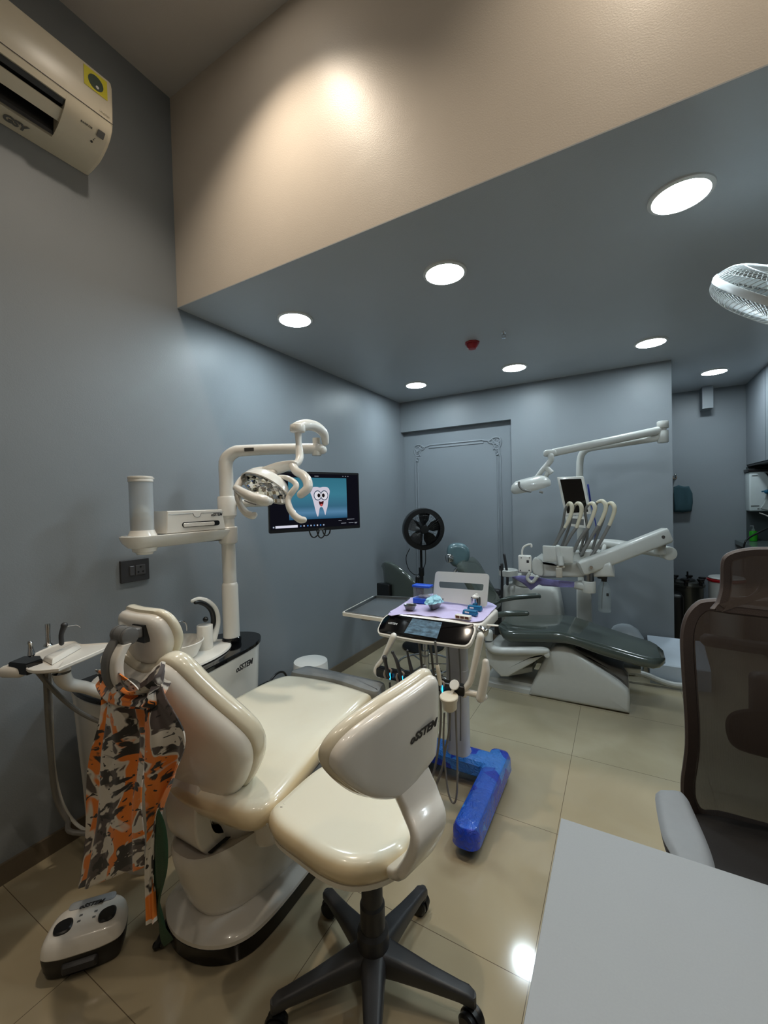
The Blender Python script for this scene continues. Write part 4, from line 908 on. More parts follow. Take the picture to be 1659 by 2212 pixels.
def roundpoly(ol, r, k=5):
    ol = ccw(ol); out = []
    for i in range(len(ol)):
        a = V(ol[i-1]); b_ = V(ol[i]); c = V(ol[(i+1) % len(ol)]); p = b_+(a-b_).normalized()*r; q = b_+(c-b_).normalized()*r
        for j in range(k+1):
            t_ = j/k; out.append(tuple((p*(1-t_)**2+b_*2*t_*(1-t_)+q*t_*t_)[:2]))
    return out
def ringslab(b, outer, inner, o, u, v, th):
    """plate with a hole; outer and inner loops with equal counts"""
    n = u.cross(v); f = lambda p, h: o+u*p[0]+v*p[1]+n*h
    loops = [[f(p, 0) for p in outer], [f(p, th) for p in outer], [f(p, th) for p in inner], [f(p, 0) for p in inner], [f(p, 0) for p in outer]]
    rings(b, loops, cap0=False, cap1=False)
sl = [PL(px, py, (1.3, 2.0, .95), V((0, -.97, .22)).normalized()) for px, py in [(949, 1256), (1046, 1262), (1044, 1276), (949, 1269)]]
inn = [((p-o).dot(u), (p-o).dot(v)) for p in sl]
b = B(); ringslab(b, roundpoly(ol, .02, 6), roundpoly(inn, .009, 6), o, u, v, .008); obj('tablet_holder', b, M_white, ct)
# front touch panel
PO = V((1.25, 1.62, .78)); Pn = V((0, -.68, .733)).normalized(); Pu = V((1, 0, 0)); Pv = Pn.cross(Pu)
def pp2(pts, O, n, u, v): return [((PL(a, c, O, n)-O).dot(u), (PL(a, c, O, n)-O).dot(v)) for a, c in pts]
fr_ = pp2([(815, 1358), (817, 1368), (826, 1371), (889, 1383), (950, 1391), (997, 1397), (1010, 1395), (1019, 1386), (1028, 1363), (1026, 1352), (1018, 1347), (940, 1336), (848, 1324), (838, 1326), (826, 1336)], PO, Pn, Pu, Pv)
fr_ = [(p[0], p[1]) for p in cr(fr_, 3, True)]
b = B(); slab(b, fr_, PO-Pn*.028, Pu, Pv, [(.012, 0), (.002, .006), (0, .02), (.002, .027), (.008, .028)], capk=3); fp = obj('control_panel', b, M_white, ct)
b = B(); slab(b, inset(ccw(fr_), .0085), PO, Pu, Pv, [(0, -.002), (.0, .0015), (.002, .0018)], capk=3); gp = obj('black_glass', b, M_blackgl, fp)
sq = [PL(px, py, PO+Pn*.0022, Pn) for px, py in [(891, 1336), (955, 1345), (944, 1379), (873, 1367)]]
def scrm():
    m = bpy.data.materials.new('grey_blue_display'); m.use_nodes = True; N = m.node_tree.nodes; L = m.node_tree.links; bb = N['Principled BSDF']
    tc = N.new('ShaderNodeTexCoord'); nz = N.new('ShaderNodeTexNoise'); nz.inputs['Scale'].default_value = 6; L.new(tc.outputs['Generated'], nz.inputs['Vector'])
    rp = N.new('ShaderNodeValToRGB'); rp.color_ramp.elements[0].position = .35; rp.color_ramp.elements[0].color = (.035, .06, .08, 1); rp.color_ramp.elements[1].position = .75; rp.color_ramp.elements[1].color = (.11, .20, .27, 1)
    L.new(nz.outputs['Fac'], rp.inputs[0]); L.new(rp.outputs[0], bb.inputs['Emission Color']); bb.inputs['Emission Strength'].default_value = 1.0; bb.inputs['Base Color'].default_value = (.02, .02, .02, 1); bb.inputs['Roughness'].default_value = .15
    return m
b = B(); rings(b, [sq[::-1], [p+Pn*.0006 for p in sq[::-1]]]); obj('display', b, scrm(), gp, smooth=False, label='lit grey blue display')
text('logo_lettering', LOGO, .014, PL(848, 1347, PO+Pn*.002, Pn), PL(856, 1348, PO, Pn)-PL(840, 1345, PO, Pn), Pv, M_inkw, gp, shear=.2)
b = B(); cyl(b, PL(1033, 1360, PO-Pn*.02, Pn)+V((.0, .01, 0)), PL(1040, 1368, PO-Pn*.02, Pn)+V((.02, .01, 0)), .018, 20, bev=.004); obj('chrome_knob', b, M_chrome, ct)
# arms and instrument bar
YB = 1.61
b = B()
tube(b, Y([(850, 1375), (838, 1400), (826, 1425), (814, 1440), (812, 1452), (822, 1462)], YB), [.018, .015, .013, .012, .014, .014], 12, 5, flat=.8)
obj('side_arm', b, M_white, ct)
b = B(); tube(b, Y([(1038, 1375), (1031, 1410), (1022, 1450), (1016, 1472), (1007, 1485), (1003, 1500)], YB), [.018, .017, .015, .015, .014, .014], 12, 5, flat=.8)
obj('side_arm', b, M_white, ct)
bl_, br_ = Y([(816, 1449), (1006, 1492)], YB)
b = B(); beam(b, bl_, br_, .04, .042, .008); bar = obj('instrument_bar', b, M_black, ct)
M_led = emis('blue_led', (.02, .45, 1.0), 3.0)
M_hold = mat('beige_grey_holder', (150, 140, 132), .35)
for hx, hy in ((838, 1452), (865, 1459), (893, 1466), (918, 1472), (951, 1480)):
    b = B(); c = P(hx, hy, y=YB-.024)
    pts = [c+V((x, 0, z)) for x, z in ((-.012, -.03), (-.018, -.012), (-.014, .006))]
    tube(b, pts, [.005, .006, .004], 8, 4); tube(b, [c+V((x, 0, z)) for x, z in ((.004, -.022), (.003, -.010), (.014, .0), (.016, .012), (.006, .018), (-.004, .012))], [.004, .005, .005, .005, .004, .003], 8, 4); ho_ = obj('instrument_holder', b, M_hold, ct)
    if hx != 918:
        b = B(); q = P(hx+4.5, hy+9, y=YB-.030); lathe(b, [(.0008, .016), (.0022, .006), (.0030, -.004), (.0026, -.012), (.001, -.015)], q, (0, 0, 1), 10); obj('led_light', b, M_led, ho_)
YH = YB-.03
def hpiece(pts, rr, m, head=None):
    b = B(); tube(b, Y(pts, YH), rr, 12, 4)
    if head: ball(b, P(*head[:2], y=YH), head[2])
    return obj('handpiece', b, m, ct)
hpiece([(840, 1462), (836, 1448), (833, 1432), (831, 1421)], [.008, .009, .008, .012], M_dkgrey)
b = B(); lathe(b, [(.011, 0), (.011, .003), (.006, .005)], P(831, 1420, y=YH), (.1, -.6, .9), 16); obj('handpiece_light', b, M_chrome, ct)
hpiece([(867, 1470), (863, 1450), (857, 1428), (851, 1415), (848, 1410)], [.008, .009, .008, .006, .006], M_dkgrey, (848, 1409, .007))
hpiece([(894, 1474), (890, 1453), (885, 1432), (881, 1414), (880, 1409)], [.008, .009, .007, .005, .005], M_dkgrey, (880, 1406, .006))
hpiece([(920, 1478), (919, 1460), (918, 1446), (918, 1440)], [.007, .009, .009, .007], M_grey)
hpiece([(951, 1478), (948, 1458), (946, 1445), (945, 1438)], [.008, .009, .009, .007], mat('cream_handpiece', (205, 196, 176), .3))
hpiece([(945, 1440), (943, 1415), (940, 1385)], [.005, .005, .005], M_grey)
b = B(); cyl(b, P(869, 1486, y=YH), P(866, 1478, y=YH+.02), .014, 20); obj('scaler_knob', b, M_hold, ct)
b = B(); c = P(970, 1507, y=YH-.03); lathe(b, [(.018, -.055), (.028, -.045), (.030, -.02), (.037, .0), (.037, .006), (.034, .009), (.012, .0095)], c, (0, -.15, 1), 28); sg_ = obj('suction_cup', b, mat('ivory_plastic', (216, 206, 186), .3), ct)
b = B(); c2 = P(982, 1480, y=YH); lathe(b, [(.006, 0), (.019, 0), (.021, .004), (.019, .008), (.006, .008)], c2-V((0, 0, .0)), (0, -.8, .6), 24); tube(b, [c2, P(978, 1492, y=YH-.01), P(974, 1502, y=YH-.02)], .006, 8, 3); obj('cup_bracket', b, M_white, ct)
b = B(); tube(b, Y([(1003, 1494), (1030, 1500), (1046, 1505)], YB), [.013, .013, .014], 14, 3); q_ = Y([(1049, 1430), (1049, 1450), (1044, 1480), (1038, 1508)], YB-.01); tube(b, q_, [.013, .017, .018, .018], 14, 5); ball(b, q_[0], .013); ball(b, q_[-1], .018); obj('push_handle', b, M_white, ct)
b = B()
for pts, r_ in (([(951, 1492), (952, 1560), (946, 1620), (938, 1665), (930, 1690)], .005), ([(960, 1540), (958, 1600), (962, 1660), (968, 1710), (978, 1734), (986, 1720), (988, 1650), (985, 1560), (984, 1500)], .0042),
                ([(972, 1534), (970, 1580), (962, 1620), (955, 1660), (940, 1700)], .005)):
    b = B(); tube(b, Y(pts, YB-.0), r_, 8, 6); obj('hose', b, M_mid, ct)
b = B(); tube(b, Y([(842, 1475), (843, 1490), (842, 1505), (850, 1530)], YB+.01), .005, 8, 4); obj('hose', b, M_mid, ct)
for x in (905, 929):
    b = B(); tube(b, Y([(x, 1388), (x+4, 1420), (x+8, 1455), (x+14, 1475)], 1.78), .006, 8, 4); obj('hose', b, M_mid, ct)
for x in (968, 991):
    b = B(); tube(b, Y([(x, 1392), (x+3, 1440), (x+4, 1492), (x+4, 1600)], 1.86), .004, 8, 4); obj('hose', b, M_mid, ct)
# side tray
tz = .832
tc4 = [P(px, py, z=tz) for px, py in [(737, 1324), (808, 1287), (893, 1291), (868, 1320), (832, 1338)]]
ol = roundpoly([(p.x, p.y) for p in tc4], .02, 4)
ins_ = inset(ccw(ol), .014)
b = B(); ringslab(b, ccw(ol), ins_, V((0, 0, tz-.014)), V((1, 0, 0)), V((0, 1, 0)), .016); st_ = obj('side_tray_frame', b, M_white, ct)
M_tray = mat('grey_tray_metal', (120, 126, 130), .22, .6, var=.05)
b = B(); slab(b, ins_, (0, 0, tz-.012), (1, 0, 0), (0, 1, 0), [(0, 0), (0, .004)], capk=2); 
obj('side_tray_bed', b, M_tray, st_)
b = B(); i2 = inset(ccw(ol), .022); ringslab(b, inset(ccw(ol), .012), i2, V((0, 0, tz-.008)), V((1, 0, 0)), V((0, 1, 0)), .014); obj('tray_rim', b, M_steel, st_)
b = B(); rbox(b, P(792, 1336, z=tz-.02), (.05, .03, .018), .005); obj('tray_latch', b, M_grey, st_)
b = B(); 
c = P(1062, 1350, y=1.80)
beam(b, c-V((.03, 0, .004)), c+V((.03, 0, 0)), .014, .006, .002)
for k in range(4): beam(b, c+V((.0+k*.008, -.006, 0)), c+V((.0+k*.008, -.006, .014)), .004, .008, .001)
obj('cable_comb', b, M_white, ct)

# ---- things on the cart
ZT2 = .857
cpad = [P(px, py, z=ZT2) for px, py in [(838, 1329), (870, 1306), (900, 1289), (960, 1284), (1040, 1297), (1068, 1307), (1072, 1312), (1055, 1330), (1040, 1344), (1020, 1345), (990, 1340), (940, 1334), (880, 1328)]]
M_pad = mat('lilac_paper_drape', (186, 176, 212), .85, bump=.5, scale=20)
def padwarp(a, b_, h): return a, b_, h+.003*math.sin(a*60+b_*20)*math.sin(b_*50)+.002
b = B(); slab(b, [(p.x, p.y) for p in cr(cpad, 3, True)], (0, 0, ZT2), (1, 0, 0), (0, 1, 0), [(0, 0), (0, .002)], warp=padwarp, capk=10)
tag(obj('lilac_drape', b, M_pad, angle=80), 'lilac paper drape spread on top of the instrument cart', 'drape')
ZO = .864
def at(px, py): return P(px, py, z=ZO)
c = at(914, 1302); t = thing('clear_box', 'clear plastic box with blue lid and blue base on the cart', 'box', tuple(c))
M_blue = mat('blue_plastic', (20, 80, 200), .3)
def rb2(w_, d_, z0, z1, m, name, r=.003, par=None):
    b = B(); rbox(b, (c.x, c.y, c.z+(z0+z1)/2), (w_, d_, z1-z0), r); return obj(name, b, m, par or t)
rb2(.094, .05, 0, .026, M_blue, 'base'); 
b = B(); rbox(b, (c.x, c.y, c.z+.055), (.09, .046, .062), .003); obj('body', b, M_clear, t)
rb2(.098, .054, .082, .094, M_blue, 'lid')
b = B(); ball(b, (c.x+.02, c.y, c.z+.037), .018, 12, (1.2, .8, .6)); ball(b, (c.x-.01, c.y+.003, c.z+.033), .013, 12, (1.3, .9, .6)); obj('cotton_pellets', b, mat('cotton', (225, 222, 215), .9), t)
c = at(886, 1317); b = B(); lathe(b, [(.018, 0), (.022, .003), (.029, .02), (.032, .022), (.031, .024), (.026, .021), (.02, .005), (.002, .004)], c, seg=28); tag(obj('steel_dish', b, M_steel), 'small round steel dish at the left on the lilac drape', 'dish')
c = at(938, 1314); t = thing('kidney_bowl', 'steel kidney bowl filled with crumpled pale blue paper on the cart', 'bowl', tuple(c))
u_ = (at(965, 1296)-at(918, 1318)).normalized(); v_ = V((0, 0, 1)).cross(u_)
b = B(); loops = []
for s, z in ((.45, 0), (.6, .003), (.85, .024), (1.0, .036), (1.04, .037), (1.0, .035), (.8, .02), (.5, .006), (.1, .004)):
    lp = []
    for i in range(36):
        A = 2*PI*i/36; x = .062*math.cos(A)*s; y = .030*math.sin(A)*s-.012*(math.cos(A)**2)*s
        lp.append(c+u_*x+v_*y+V((0, 0, z)))
    loops.append(lp)
rings(b, loops); obj('bowl', b, M_steel, t)
b = B(); random.seed(3); loops = []
for s, z in ((1.05, .034), (.98, .042), (.8, .052), (.55, .058), (.3, .064), (.1, .062)):
    loops.append([c+u_*(.056*math.cos(2*PI*i/26)*s*random.uniform(.85, 1.15)-.012)+v_*(.036*math.sin(2*PI*i/26)*s*random.uniform(.8, 1.2)-.006)+V((0, 0, z+random.uniform(-.004, .005))) for i in range(26)])
rings(b, loops); obj('crumpled_paper', b, mat('pale_blue_paper', (150, 200, 215), .6, bump=.8), t, smooth=False)
c = at(1028, 1313); t = thing('steel_cup', 'shiny steel cup holding white cotton near the tablet holder', 'cup', tuple(c))
b = B(); lathe(b, [(.022, 0), (.024, .002), (.0245, .05), (.0225, .05), (.022, .006), (.002, .005)], c, seg=28); obj('cup', b, M_chrome, t)
b = B(); ball(b, c+V((0, 0, .052)), .018, 14, (1, 1, .7)); ball(b, c+V((.005, 0, .062)), .009, 10); obj('cotton', b, mat('cotton', (235, 233, 228), .9, bump=.8), t)
M_tealp = mat('teal_blue_plastic', (10, 105, 150), .25)
for px, py, lab in ((1026, 1318, 'blue instrument block behind, nearer the steel cup'), (1016, 1328, 'blue instrument block in front, beside the brown one')):
    c = at(px, py); t = thing('instrument_block', lab, 'block', tuple(c), 'blue instrument blocks'); R_ = rotz(-.12)
    b = B(); rbox(b, c+V((0, 0, .007)), (.068, .026, .014), .003, R_); obj('base', b, M_tealp, t)
    b = B(); rbox(b, c+V((0, 0, .018)), (.064, .024, .008), .003, R_); obj('lid', b, M_tealp, t)
    b = B(); rbox(b, c+V((-.012, -.012, .012)), (.02, .003, .006), .001, R_); obj('label', b, M_inkw, t)
c = at(1001, 1337); t = thing('bur_block', 'white block with reddish brown compartments at front of drape', 'block', tuple(c)); R_ = rotz(-.12)
b = B(); rbox(b, c+V((0, 0, .009)), (.072, .026, .018), .004, R_); obj('block', b, M_white, t)
for k in range(3):
    b = B(); rbox(b, c+R_@V((-.022+.022*k, -.0125, .009)), (.018, .003, .011), .001, R_); obj('compartment', b, mat('reddish_brown', (88, 40, 28), .5), t)

# ================================================================== WASTE BIN, black bag by the left wall
c = V((.205, 2.14, 0)); t = thing('waste_bin', 'white round waste bin standing by the left wall beyond the chair', 'bin', tuple(c))
b = B(); lathe(b, [(.125, 0), (.132, .003), (.112, .335), (.110, .338), (.02, .34)], c, (.0, .0, 1), 36)
obj('bin', b, M_white2, t)
# an open cabinet socket box with loose cable near the cabinet foot
t = thing('power_adapter', 'black power box with a looped cable between cabinet and bin', 'adapter', (.12, 1.72, 0))
b = B(); rbox(b, (.10, 1.84, .13), (.14, .16, .26), .01); obj('box', b, M_black, t)
b = B(); tube(b, [V((.16, 1.76, .22)), V((.17, 1.79, .31)), V((.17, 1.87, .35)), V((.17, 1.94, .31)), V((.16, 1.96, .15)), V((.12, 1.95, .012))], .007, 8, 6); obj('cable', b, M_black, t)

# ================================================================== GREEN STOOL behind the cart
GX, GY = .77, 2.75
gs = thing('green_stool', 'dark green stool with curved backrest and chrome foot ring behind the cart', 'stool', (GX, GY, 0))
gb = [(815, 1222), (826, 1214), (845, 1217), (866, 1232), (882, 1252), (891, 1272), (893, 1292), (880, 1300), (855, 1300), (832, 1296), (826, 1270), (822, 1240)]
GO = V((.66, 2.86, .82)); Gn = V((-.35, -.93, 0)).normalized(); Gu = V((.93, -.35, 0)).normalized(); Gv = V((0, 0, 1))
gp_ = pp2(gb, GO, Gn, Gu, Gv); gcx = sum(p[0] for p in gp_)/len(gp_)
def gw(a, b_, h): return a, b_, h-1.0*(a-gcx)**2
b = B(); slab(b, [(p[0], p[1]) for p in cr(gp_, 4, True)], GO, Gu, Gv, [(.012, -.03), (0, -.022), (-.002, -.01), (.002, 0), (.010, .008), (.03, .010)], warp=gw, capk=6); gbk = obj('backrest', b, M_green, gs, angle=60)
b = B(); q = pp2([(821, 1258), (848, 1262), (850, 1300), (822, 1300)], GO, Gn, Gu, Gv); slab(b, roundpoly(q, .01, 3), GO, Gu, Gv, [(0, .0), (0, .035), (.005, .04)]); obj('back_bracket', b, M_black, gbk)
b = B(); slab(b, [(.19*math.cos(a), .18*math.sin(a)) for a in [2*PI*i/40 for i in range(40)]], (GX, GY, .44), (1, 0, 0), (0, 1, 0), [(.02, 0), (.004, .01), (0, .03), (.006, .055), (.03, .066)]); obj('seat', b, M_green, gs)
b = B(); tube(b, [V((.66, 2.885, .80)), V((.64, 2.93, .66)), V((.66, 2.92, .50)), V((.73, 2.83, .43))], .018, 10, 5); obj('back_support', b, M_black, gs)
b = B(); cyl(b, (GX, GY, .09), (GX, GY, .30), .028, 20); cyl(b, (GX, GY, .28), (GX, GY, .44), .018, 20); obj('pole', b, M_chrome, gs)
b = B(); tube(b, [V((GX+.20*math.cos(a), GY+.20*math.sin(a), .20)) for a in [2*PI*i/16 for i in range(16)]], .008, 8, 3, closed=True)
for k in range(3): A = 2*PI*k/3+.4; tube(b, [V((GX, GY, .20)), V((GX+.2*math.cos(A), GY+.2*math.sin(A), .20))], .006, 8, 1)
obj('foot_ring', b, M_chrome, gs)
for k in range(5):
    A = 2*PI*k/5+.3; d = V((math.cos(A), math.sin(A), 0)); b = B(); tube(b, [V((GX, GY, .10)), V((GX, GY, .10))+d*.12, V((GX, GY, .07))+d*.25], [.02, .017, .012], 10, 3); lg = obj('leg', b, M_chrome, gs)
    b = B(); c = V((GX, GY, .03))+d*.25; s = V((-d.y, d.x, 0)); lathe(b, [(.01, -.02), (.028, -.018), (.03, 0), (.028, .018), (.01, .02)], c, s, 18); obj('castor', b, M_black, lg)

# ================================================================== PEDESTAL FAN
pf = thing('pedestal_fan', 'black pedestal fan in front of the recessed wall panel', 'fan', (.36, 3.55, 0))
FCn = P(915, 1143, y=3.5); fnn = (CAM-FCn).normalized(); fnn = V((fnn.x*.75, fnn.y*1.0, .05)).normalized(); fnn = V((.62, -.78, -.05)).normalized()
FR = .195
b = B(); lathe(b, [(FR-.045, .03), (FR-.004, .028), (FR, .01), (FR, -.04), (FR-.02, -.075), (FR-.035, -.078), (FR-.02, -.04), (FR-.046, .02)], FCn, fnn, 56, cap=False); cg = obj('guard_ring', b, M_black, pf)
gs1 = fnn.orthogonal().normalized(); gs2 = fnn.cross(gs1)
b = B()
for k in range(40):
    A = 2*PI*k/40; d = gs1*math.cos(A)+gs2*math.sin(A); A2 = A+.35; d2 = gs1*math.cos(A2)+gs2*math.sin(A2)
    tube(b, [FCn+fnn*.04+d*.035, FCn+fnn*.04+d2*.1, FCn+fnn*.028+d2*(FR-.02)], .0011, 4, 2)
    tube(b, [FCn-fnn*.085+d*.05, FCn-fnn*.08+d*(FR-.03)], .0012, 4, 1)
for r_ in (.09, .13): tube(b, [FCn+fnn*.037+(gs1*math.cos(a)+gs2*math.sin(a))*r_ for a in [2*PI*i/24 for i in range(24)]], .0012, 4, 1, closed=True)
lathe(b, [(.036, .035), (.04, .04), (.036, .048), (.01, .05)], FCn, fnn, 24); obj('guard_wire', b, M_black, pf)
for k in range(5):
    A = 2*PI*k/5+.2; b = B(); loops = []
    for f in (0, .2, .5, .8, 1.0):
        r_ = .03+(FR-.065)*f; hw = .08+.22*math.sin(min(1, f*1.1+.15)*PI*.72); lp = []
        for g in (-1, -.5, 0, .5, 1):
            a_ = A+hw*g*2.0*(1-.25*f); lp.append(FCn+(gs1*math.cos(a_)+gs2*math.sin(a_))*r_+fnn*(.018*g))
        loops.append(lp+[p-fnn*.0025 for p in lp[::-1]])
    rings(b, loops); obj('blade', b, M_black, pf)
b = B(); lathe(b, [(.035, .02), (.04, 0), (.05, -.04), (.06, -.09), (.055, -.17), (.03, -.2)], FCn, fnn, 24); obj('motor', b, M_black, pf)
FP = FCn-fnn*.12; FP.z = 0
b = B(); cyl(b, FP+V((0, 0, .03)), FP+V((0, 0, .75)), .018, 16); cyl(b, FP+V((0, 0, .7)), FP+V((0, 0, FCn.z-.04)), .012, 16); cyl(b, FP+V((0, 0, .68)), FP+V((0, 0, .76)), .026, 16, bev=.005); obj('pole', b, M_black, pf)
b = B(); lathe(b, [(.2, 0), (.2, .015), (.16, .03), (.03, .05)], FP, seg=36); obj('base', b, M_black, pf)
b = B(); tube(b, Y([(885, 1185), (877, 1205), (882, 1228), (893, 1240), (902, 1242)], 3.62), .004, 6, 5); tube(b, Y([(919, 1188), (919, 1215), (912, 1232), (903, 1241)], 3.62), .004, 6, 5); obj('cord', b, M_black, pf)
# ================================================================== FAR TREATMENT UNIT with dark green chair (along the back wall)
M_grwh = mat('greyish_white_plastic', (196, 196, 190), .28, var=.04, coat=.2)
M_gr2 = mat('dull_grey_cover', (92, 90, 88), .35, var=.08)
gc = thing('green_dental_chair', 'dark green dental chair with white swoop arm by the back wall', 'dental chair', (1.7, 3.2, 0))
YN, YK = 2.95, 3.45
def yslab(name, pts, y0, y1, m, r=.01, par=gc, capk=2, label=None, sm=0):
    """side outline (pixels met at the near plane y0) given depth y0..y1"""
    q = [P(px, py, y=y0) for px, py in pts]
    if sm: q = cr(q, sm, True)
    b = B(); slab(b, [(p.x, p.z) for p in q], (0, y1, 0), (1, 0, 0), (0, 0, 1), rprof(abs(y1-y0), r), capk=capk); return obj(name, b, m, par, angle=50, label=label)
yslab('base', [(1141, 1503), (1148, 1480), (1165, 1445), (1188, 1404), (1200, 1397), (1216, 1396), (1235, 1404), (1290, 1443), (1340, 1478), (1356, 1492), (1361, 1510), (1361, 1535), (1360, 1544)], 3.00, 3.40, M_grwh, .03)
yslab('base_cover', [(1222, 1398), (1262, 1408), (1314, 1437), (1345, 1447), (1357, 1462), (1358, 1490), (1340, 1474), (1290, 1440), (1240, 1405)], 3.05, 3.36, M_gr2, .02)
b = B(); q0 = P(1048, 1480, z=0); slab(b, rrect(.62, .36, .06, 4, 1.42, 3.2), (0, 0, .0), (1, 0, 0), (0, 1, 0), [(.0, 0), (0, .03), (.01, .04), (.03, .045), (.04, .06)], capk=2); obj('floor_plate', b, M_grwh, gc)
# vinyl body: stations along x with rounded section
top = [(1070, 1362), (1088, 1366), (1130, 1369), (1204, 1370), (1231, 1377), (1305, 1401), (1385, 1427), (1425, 1438), (1443, 1447)]
bot = [(1072, 1372), (1093, 1389), (1130, 1391), (1205, 1392), (1239, 1396), (1292, 1418), (1370, 1444), (1422, 1456), (1441, 1455)]
def resamp(pts, n):
    c = cr([(x, y, 0) for x, y in pts], 12); xs = [c[0].x+(c[-1].x-c[0].x)*i/(n-1) for i in range(n)]; out = []
    for x in xs:
        k = min(range(len(c)-1), key=lambda i: 0 if c[i].x <= x <= c[i+1].x else 1+min(abs(c[i].x-x), abs(c[i+1].x-x))); t_ = (x-c[k].x)/max(1e-6, c[k+1].x-c[k].x); out.append((x, c[k].y+(c[k+1].y-c[k].y)*max(0, min(1, t_))))
    return out
b = B(); loops = []
TT, BB_ = resamp(top, 26), resamp(bot, 26)
for i, (a, c) in enumerate(zip(TT, BB_)):
    pt = P(*a, y=YN); pb = P(*c, y=YN); f = i/25
    hw = .25*(1-.22*max(0, f-.45)/.55)*(1-.55*max(0, (f-.9)/.1)**2)*(1-.35*max(0, (.08-f)/.08)**2)
    zt_, zb_ = pt.z+.012, pb.z; lp = []
    for x_, y_ in rrect(2*hw, max(.02, zt_-zb_), min(.045, (zt_-zb_)*.45), 5): lp.append(V((pt.x, 3.2+x_*1.0, (zt_+zb_)/2+y_)))
    loops.append(lp)
rings(b, loops); obj('seat_and_leg_rest', b, M_green, gc, angle=60)
# white side shell with swoop arm
b = B(); tube(b, Y([(1057, 1368), (1056, 1385), (1062, 1400), (1082, 1406), (1130, 1406), (1166, 1406), (1179, 1406)], YN), [.03, .036, .038, .034, .033, .033, .026], 16, 5, flat=.85, up=(0, 0, 1)); obj('side_arm', b, M_grwh, gc)
yslab('lower_shell', [(1048, 1404), (1110, 1412), (1172, 1414), (1186, 1408), (1150, 1433), (1098, 1462), (1082, 1462), (1052, 1432)], YN-.0, YN+.40, M_grwh, .010)
b = B(); cyl(b, P(1181, 1415, y=YN-.02), P(1181, 1415, y=YN-.02)+V((0, .05, 0)), .02, 16, bev=.004); obj('arm_pivot', b, M_grwh, gc)
yslab('lift_arm', [(1100, 1448), (1150, 1440), (1150, 1452), (1098, 1462)], 3.1, 3.3, M_grwh, .01)
for pts, y in (([(1076, 1299), (1100, 1293), (1130, 1289), (1160, 1287), (1165, 1289)], 3.42), ([(1062, 1331), (1090, 1326), (1120, 1325), (1138, 1325)], 3.02)):
    b = B(); tube(b, Y(pts, y), [.016, .019, .02, .02, .014], 12, 4, flat=1) if len(pts) == 5 else tube(b, Y(pts, y), [.02, .021, .021, .017], 12, 4); obj('armrest', b, M_green, gc)
hc = P(988, 1199, y=3.15)
b = B(); slab(b, [(p[0], p[1]) for p in cr([(-.075, .06), (-.05, .085), (.0, .095), (.06, .08), (.095, .03), (.09, -.04), (.05, -.085), (-.02, -.09), (-.06, -.05), (-.08, 0)], 4, True)], hc, V((.92, .4, 0)), V((.0, .1, 1)), [(.03, -.06), (.004, -.05), (-.004, -.02), (0, 0), (.004, .02), (.012, .034), (.03, .042)], capk=5); hr = obj('headrest', b, M_teal, gc, angle=60, label='headrest under blue green film')
b = B(); cyl(b, P(975, 1205, y=3.1), P(966, 1206, y=3.07), .036, 20, bev=.004); obj('headrest_knob', b, M_chrome, hr)
b = B(); tube(b, Y([(996, 1222), (986, 1230), (980, 1240), (990, 1252)], 3.15), [.02, .013, .014, .02], 10, 4); obj('headrest_stem', b, M_chrome, hr)
b = B(); slab(b, rrect(.42, .46, .1, 6), (1.02, 3.2, .70), V((0, 1, 0)), V((-.5, 0, .86)), [(.03, 0), (.006, .01), (0, .03), (.006, .055), (.03, .065)], capk=4); obj('backrest', b, M_green, gc)
b = B(); tube(b, Y([(1268, 1452), (1320, 1447), (1360, 1452), (1390, 1456), (1425, 1470), (1450, 1478), (1480, 1482)], 3.55), .02, 10, 5); 
tag(obj('floor_hose', b, M_grwh), 'thick pale hose lying on the floor under the green leg rest', 'hose')
yslab('foot_bracket', [(1290, 1430), (1350, 1442), (1385, 1446), (1384, 1456), (1340, 1453), (1290, 1444)], 3.12, 3.28, M_grwh, .008)

# cabinet, basin and far column with its arms, lamp, monitor, instrument head
u2 = thing('dental_unit', 'far dental unit with instrument head on a long arm, behind green chair', 'dental unit', (1.4, 3.65, 0))
YC2 = 3.62
yslab('cabinet', [(1082, 1390), (1082, 1275), (1086, 1266), (1104, 1262), (1190, 1268), (1203, 1276), (1213, 1330), (1218, 1395)], YC2, YC2+.24, M_grwh, .04, u2)
b = B(); c = P(1137, 1264, y=3.72); lathe(b, [(.10, 0), (.112, .01), (.115, .045), (.122, .09), (.116, .09), (.105, .04), (.02, .02)], c, seg=32); obj('basin', b, M_grwh, u2)
b = B(); c = P(1098, 1236, y=3.6); lathe(b, [(.07, 0), (.078, .004), (.08, .05), (.074, .055), (.03, .055)], c-V((.0, 0, .03)), (0, 0, 1), 28); hh_ = obj('suction_holder', b, M_grwh, u2)
for pts, r_, m_ in (([(1089, 1198), (1092, 1215), (1096, 1245), (1096, 1262)], .011, M_dkgrey), ([(1084, 1219), (1085, 1240), (1084, 1290)], .012, M_dkgrey), ([(1080, 1222), (1080, 1232)], .006, M_dkgrey)):
    b = B(); tube(b, Y(pts, 3.54), r_, 10, 4); obj('suction_tube', b, m_, hh_)
b = B(); rbox(b, P(1072, 1280, y=3.55), (.07, .06, .06), .015); lathe(b, [(.01, 0), (.01, .01)], P(1068, 1279, y=3.51), (0, -1, 0), 10); cyl(b, P(1076, 1290, y=3.56), P(1076, 1370, y=3.56), .03, 14); obj('valve_block', b, M_dkgrey, u2)
yslab('column', [(1246, 1400), (1245, 1262), (1276, 1262), (1280, 1400)], 3.58, 3.70, M_grwh, .01, u2)
PX = P(1254, 1150, y=3.64)
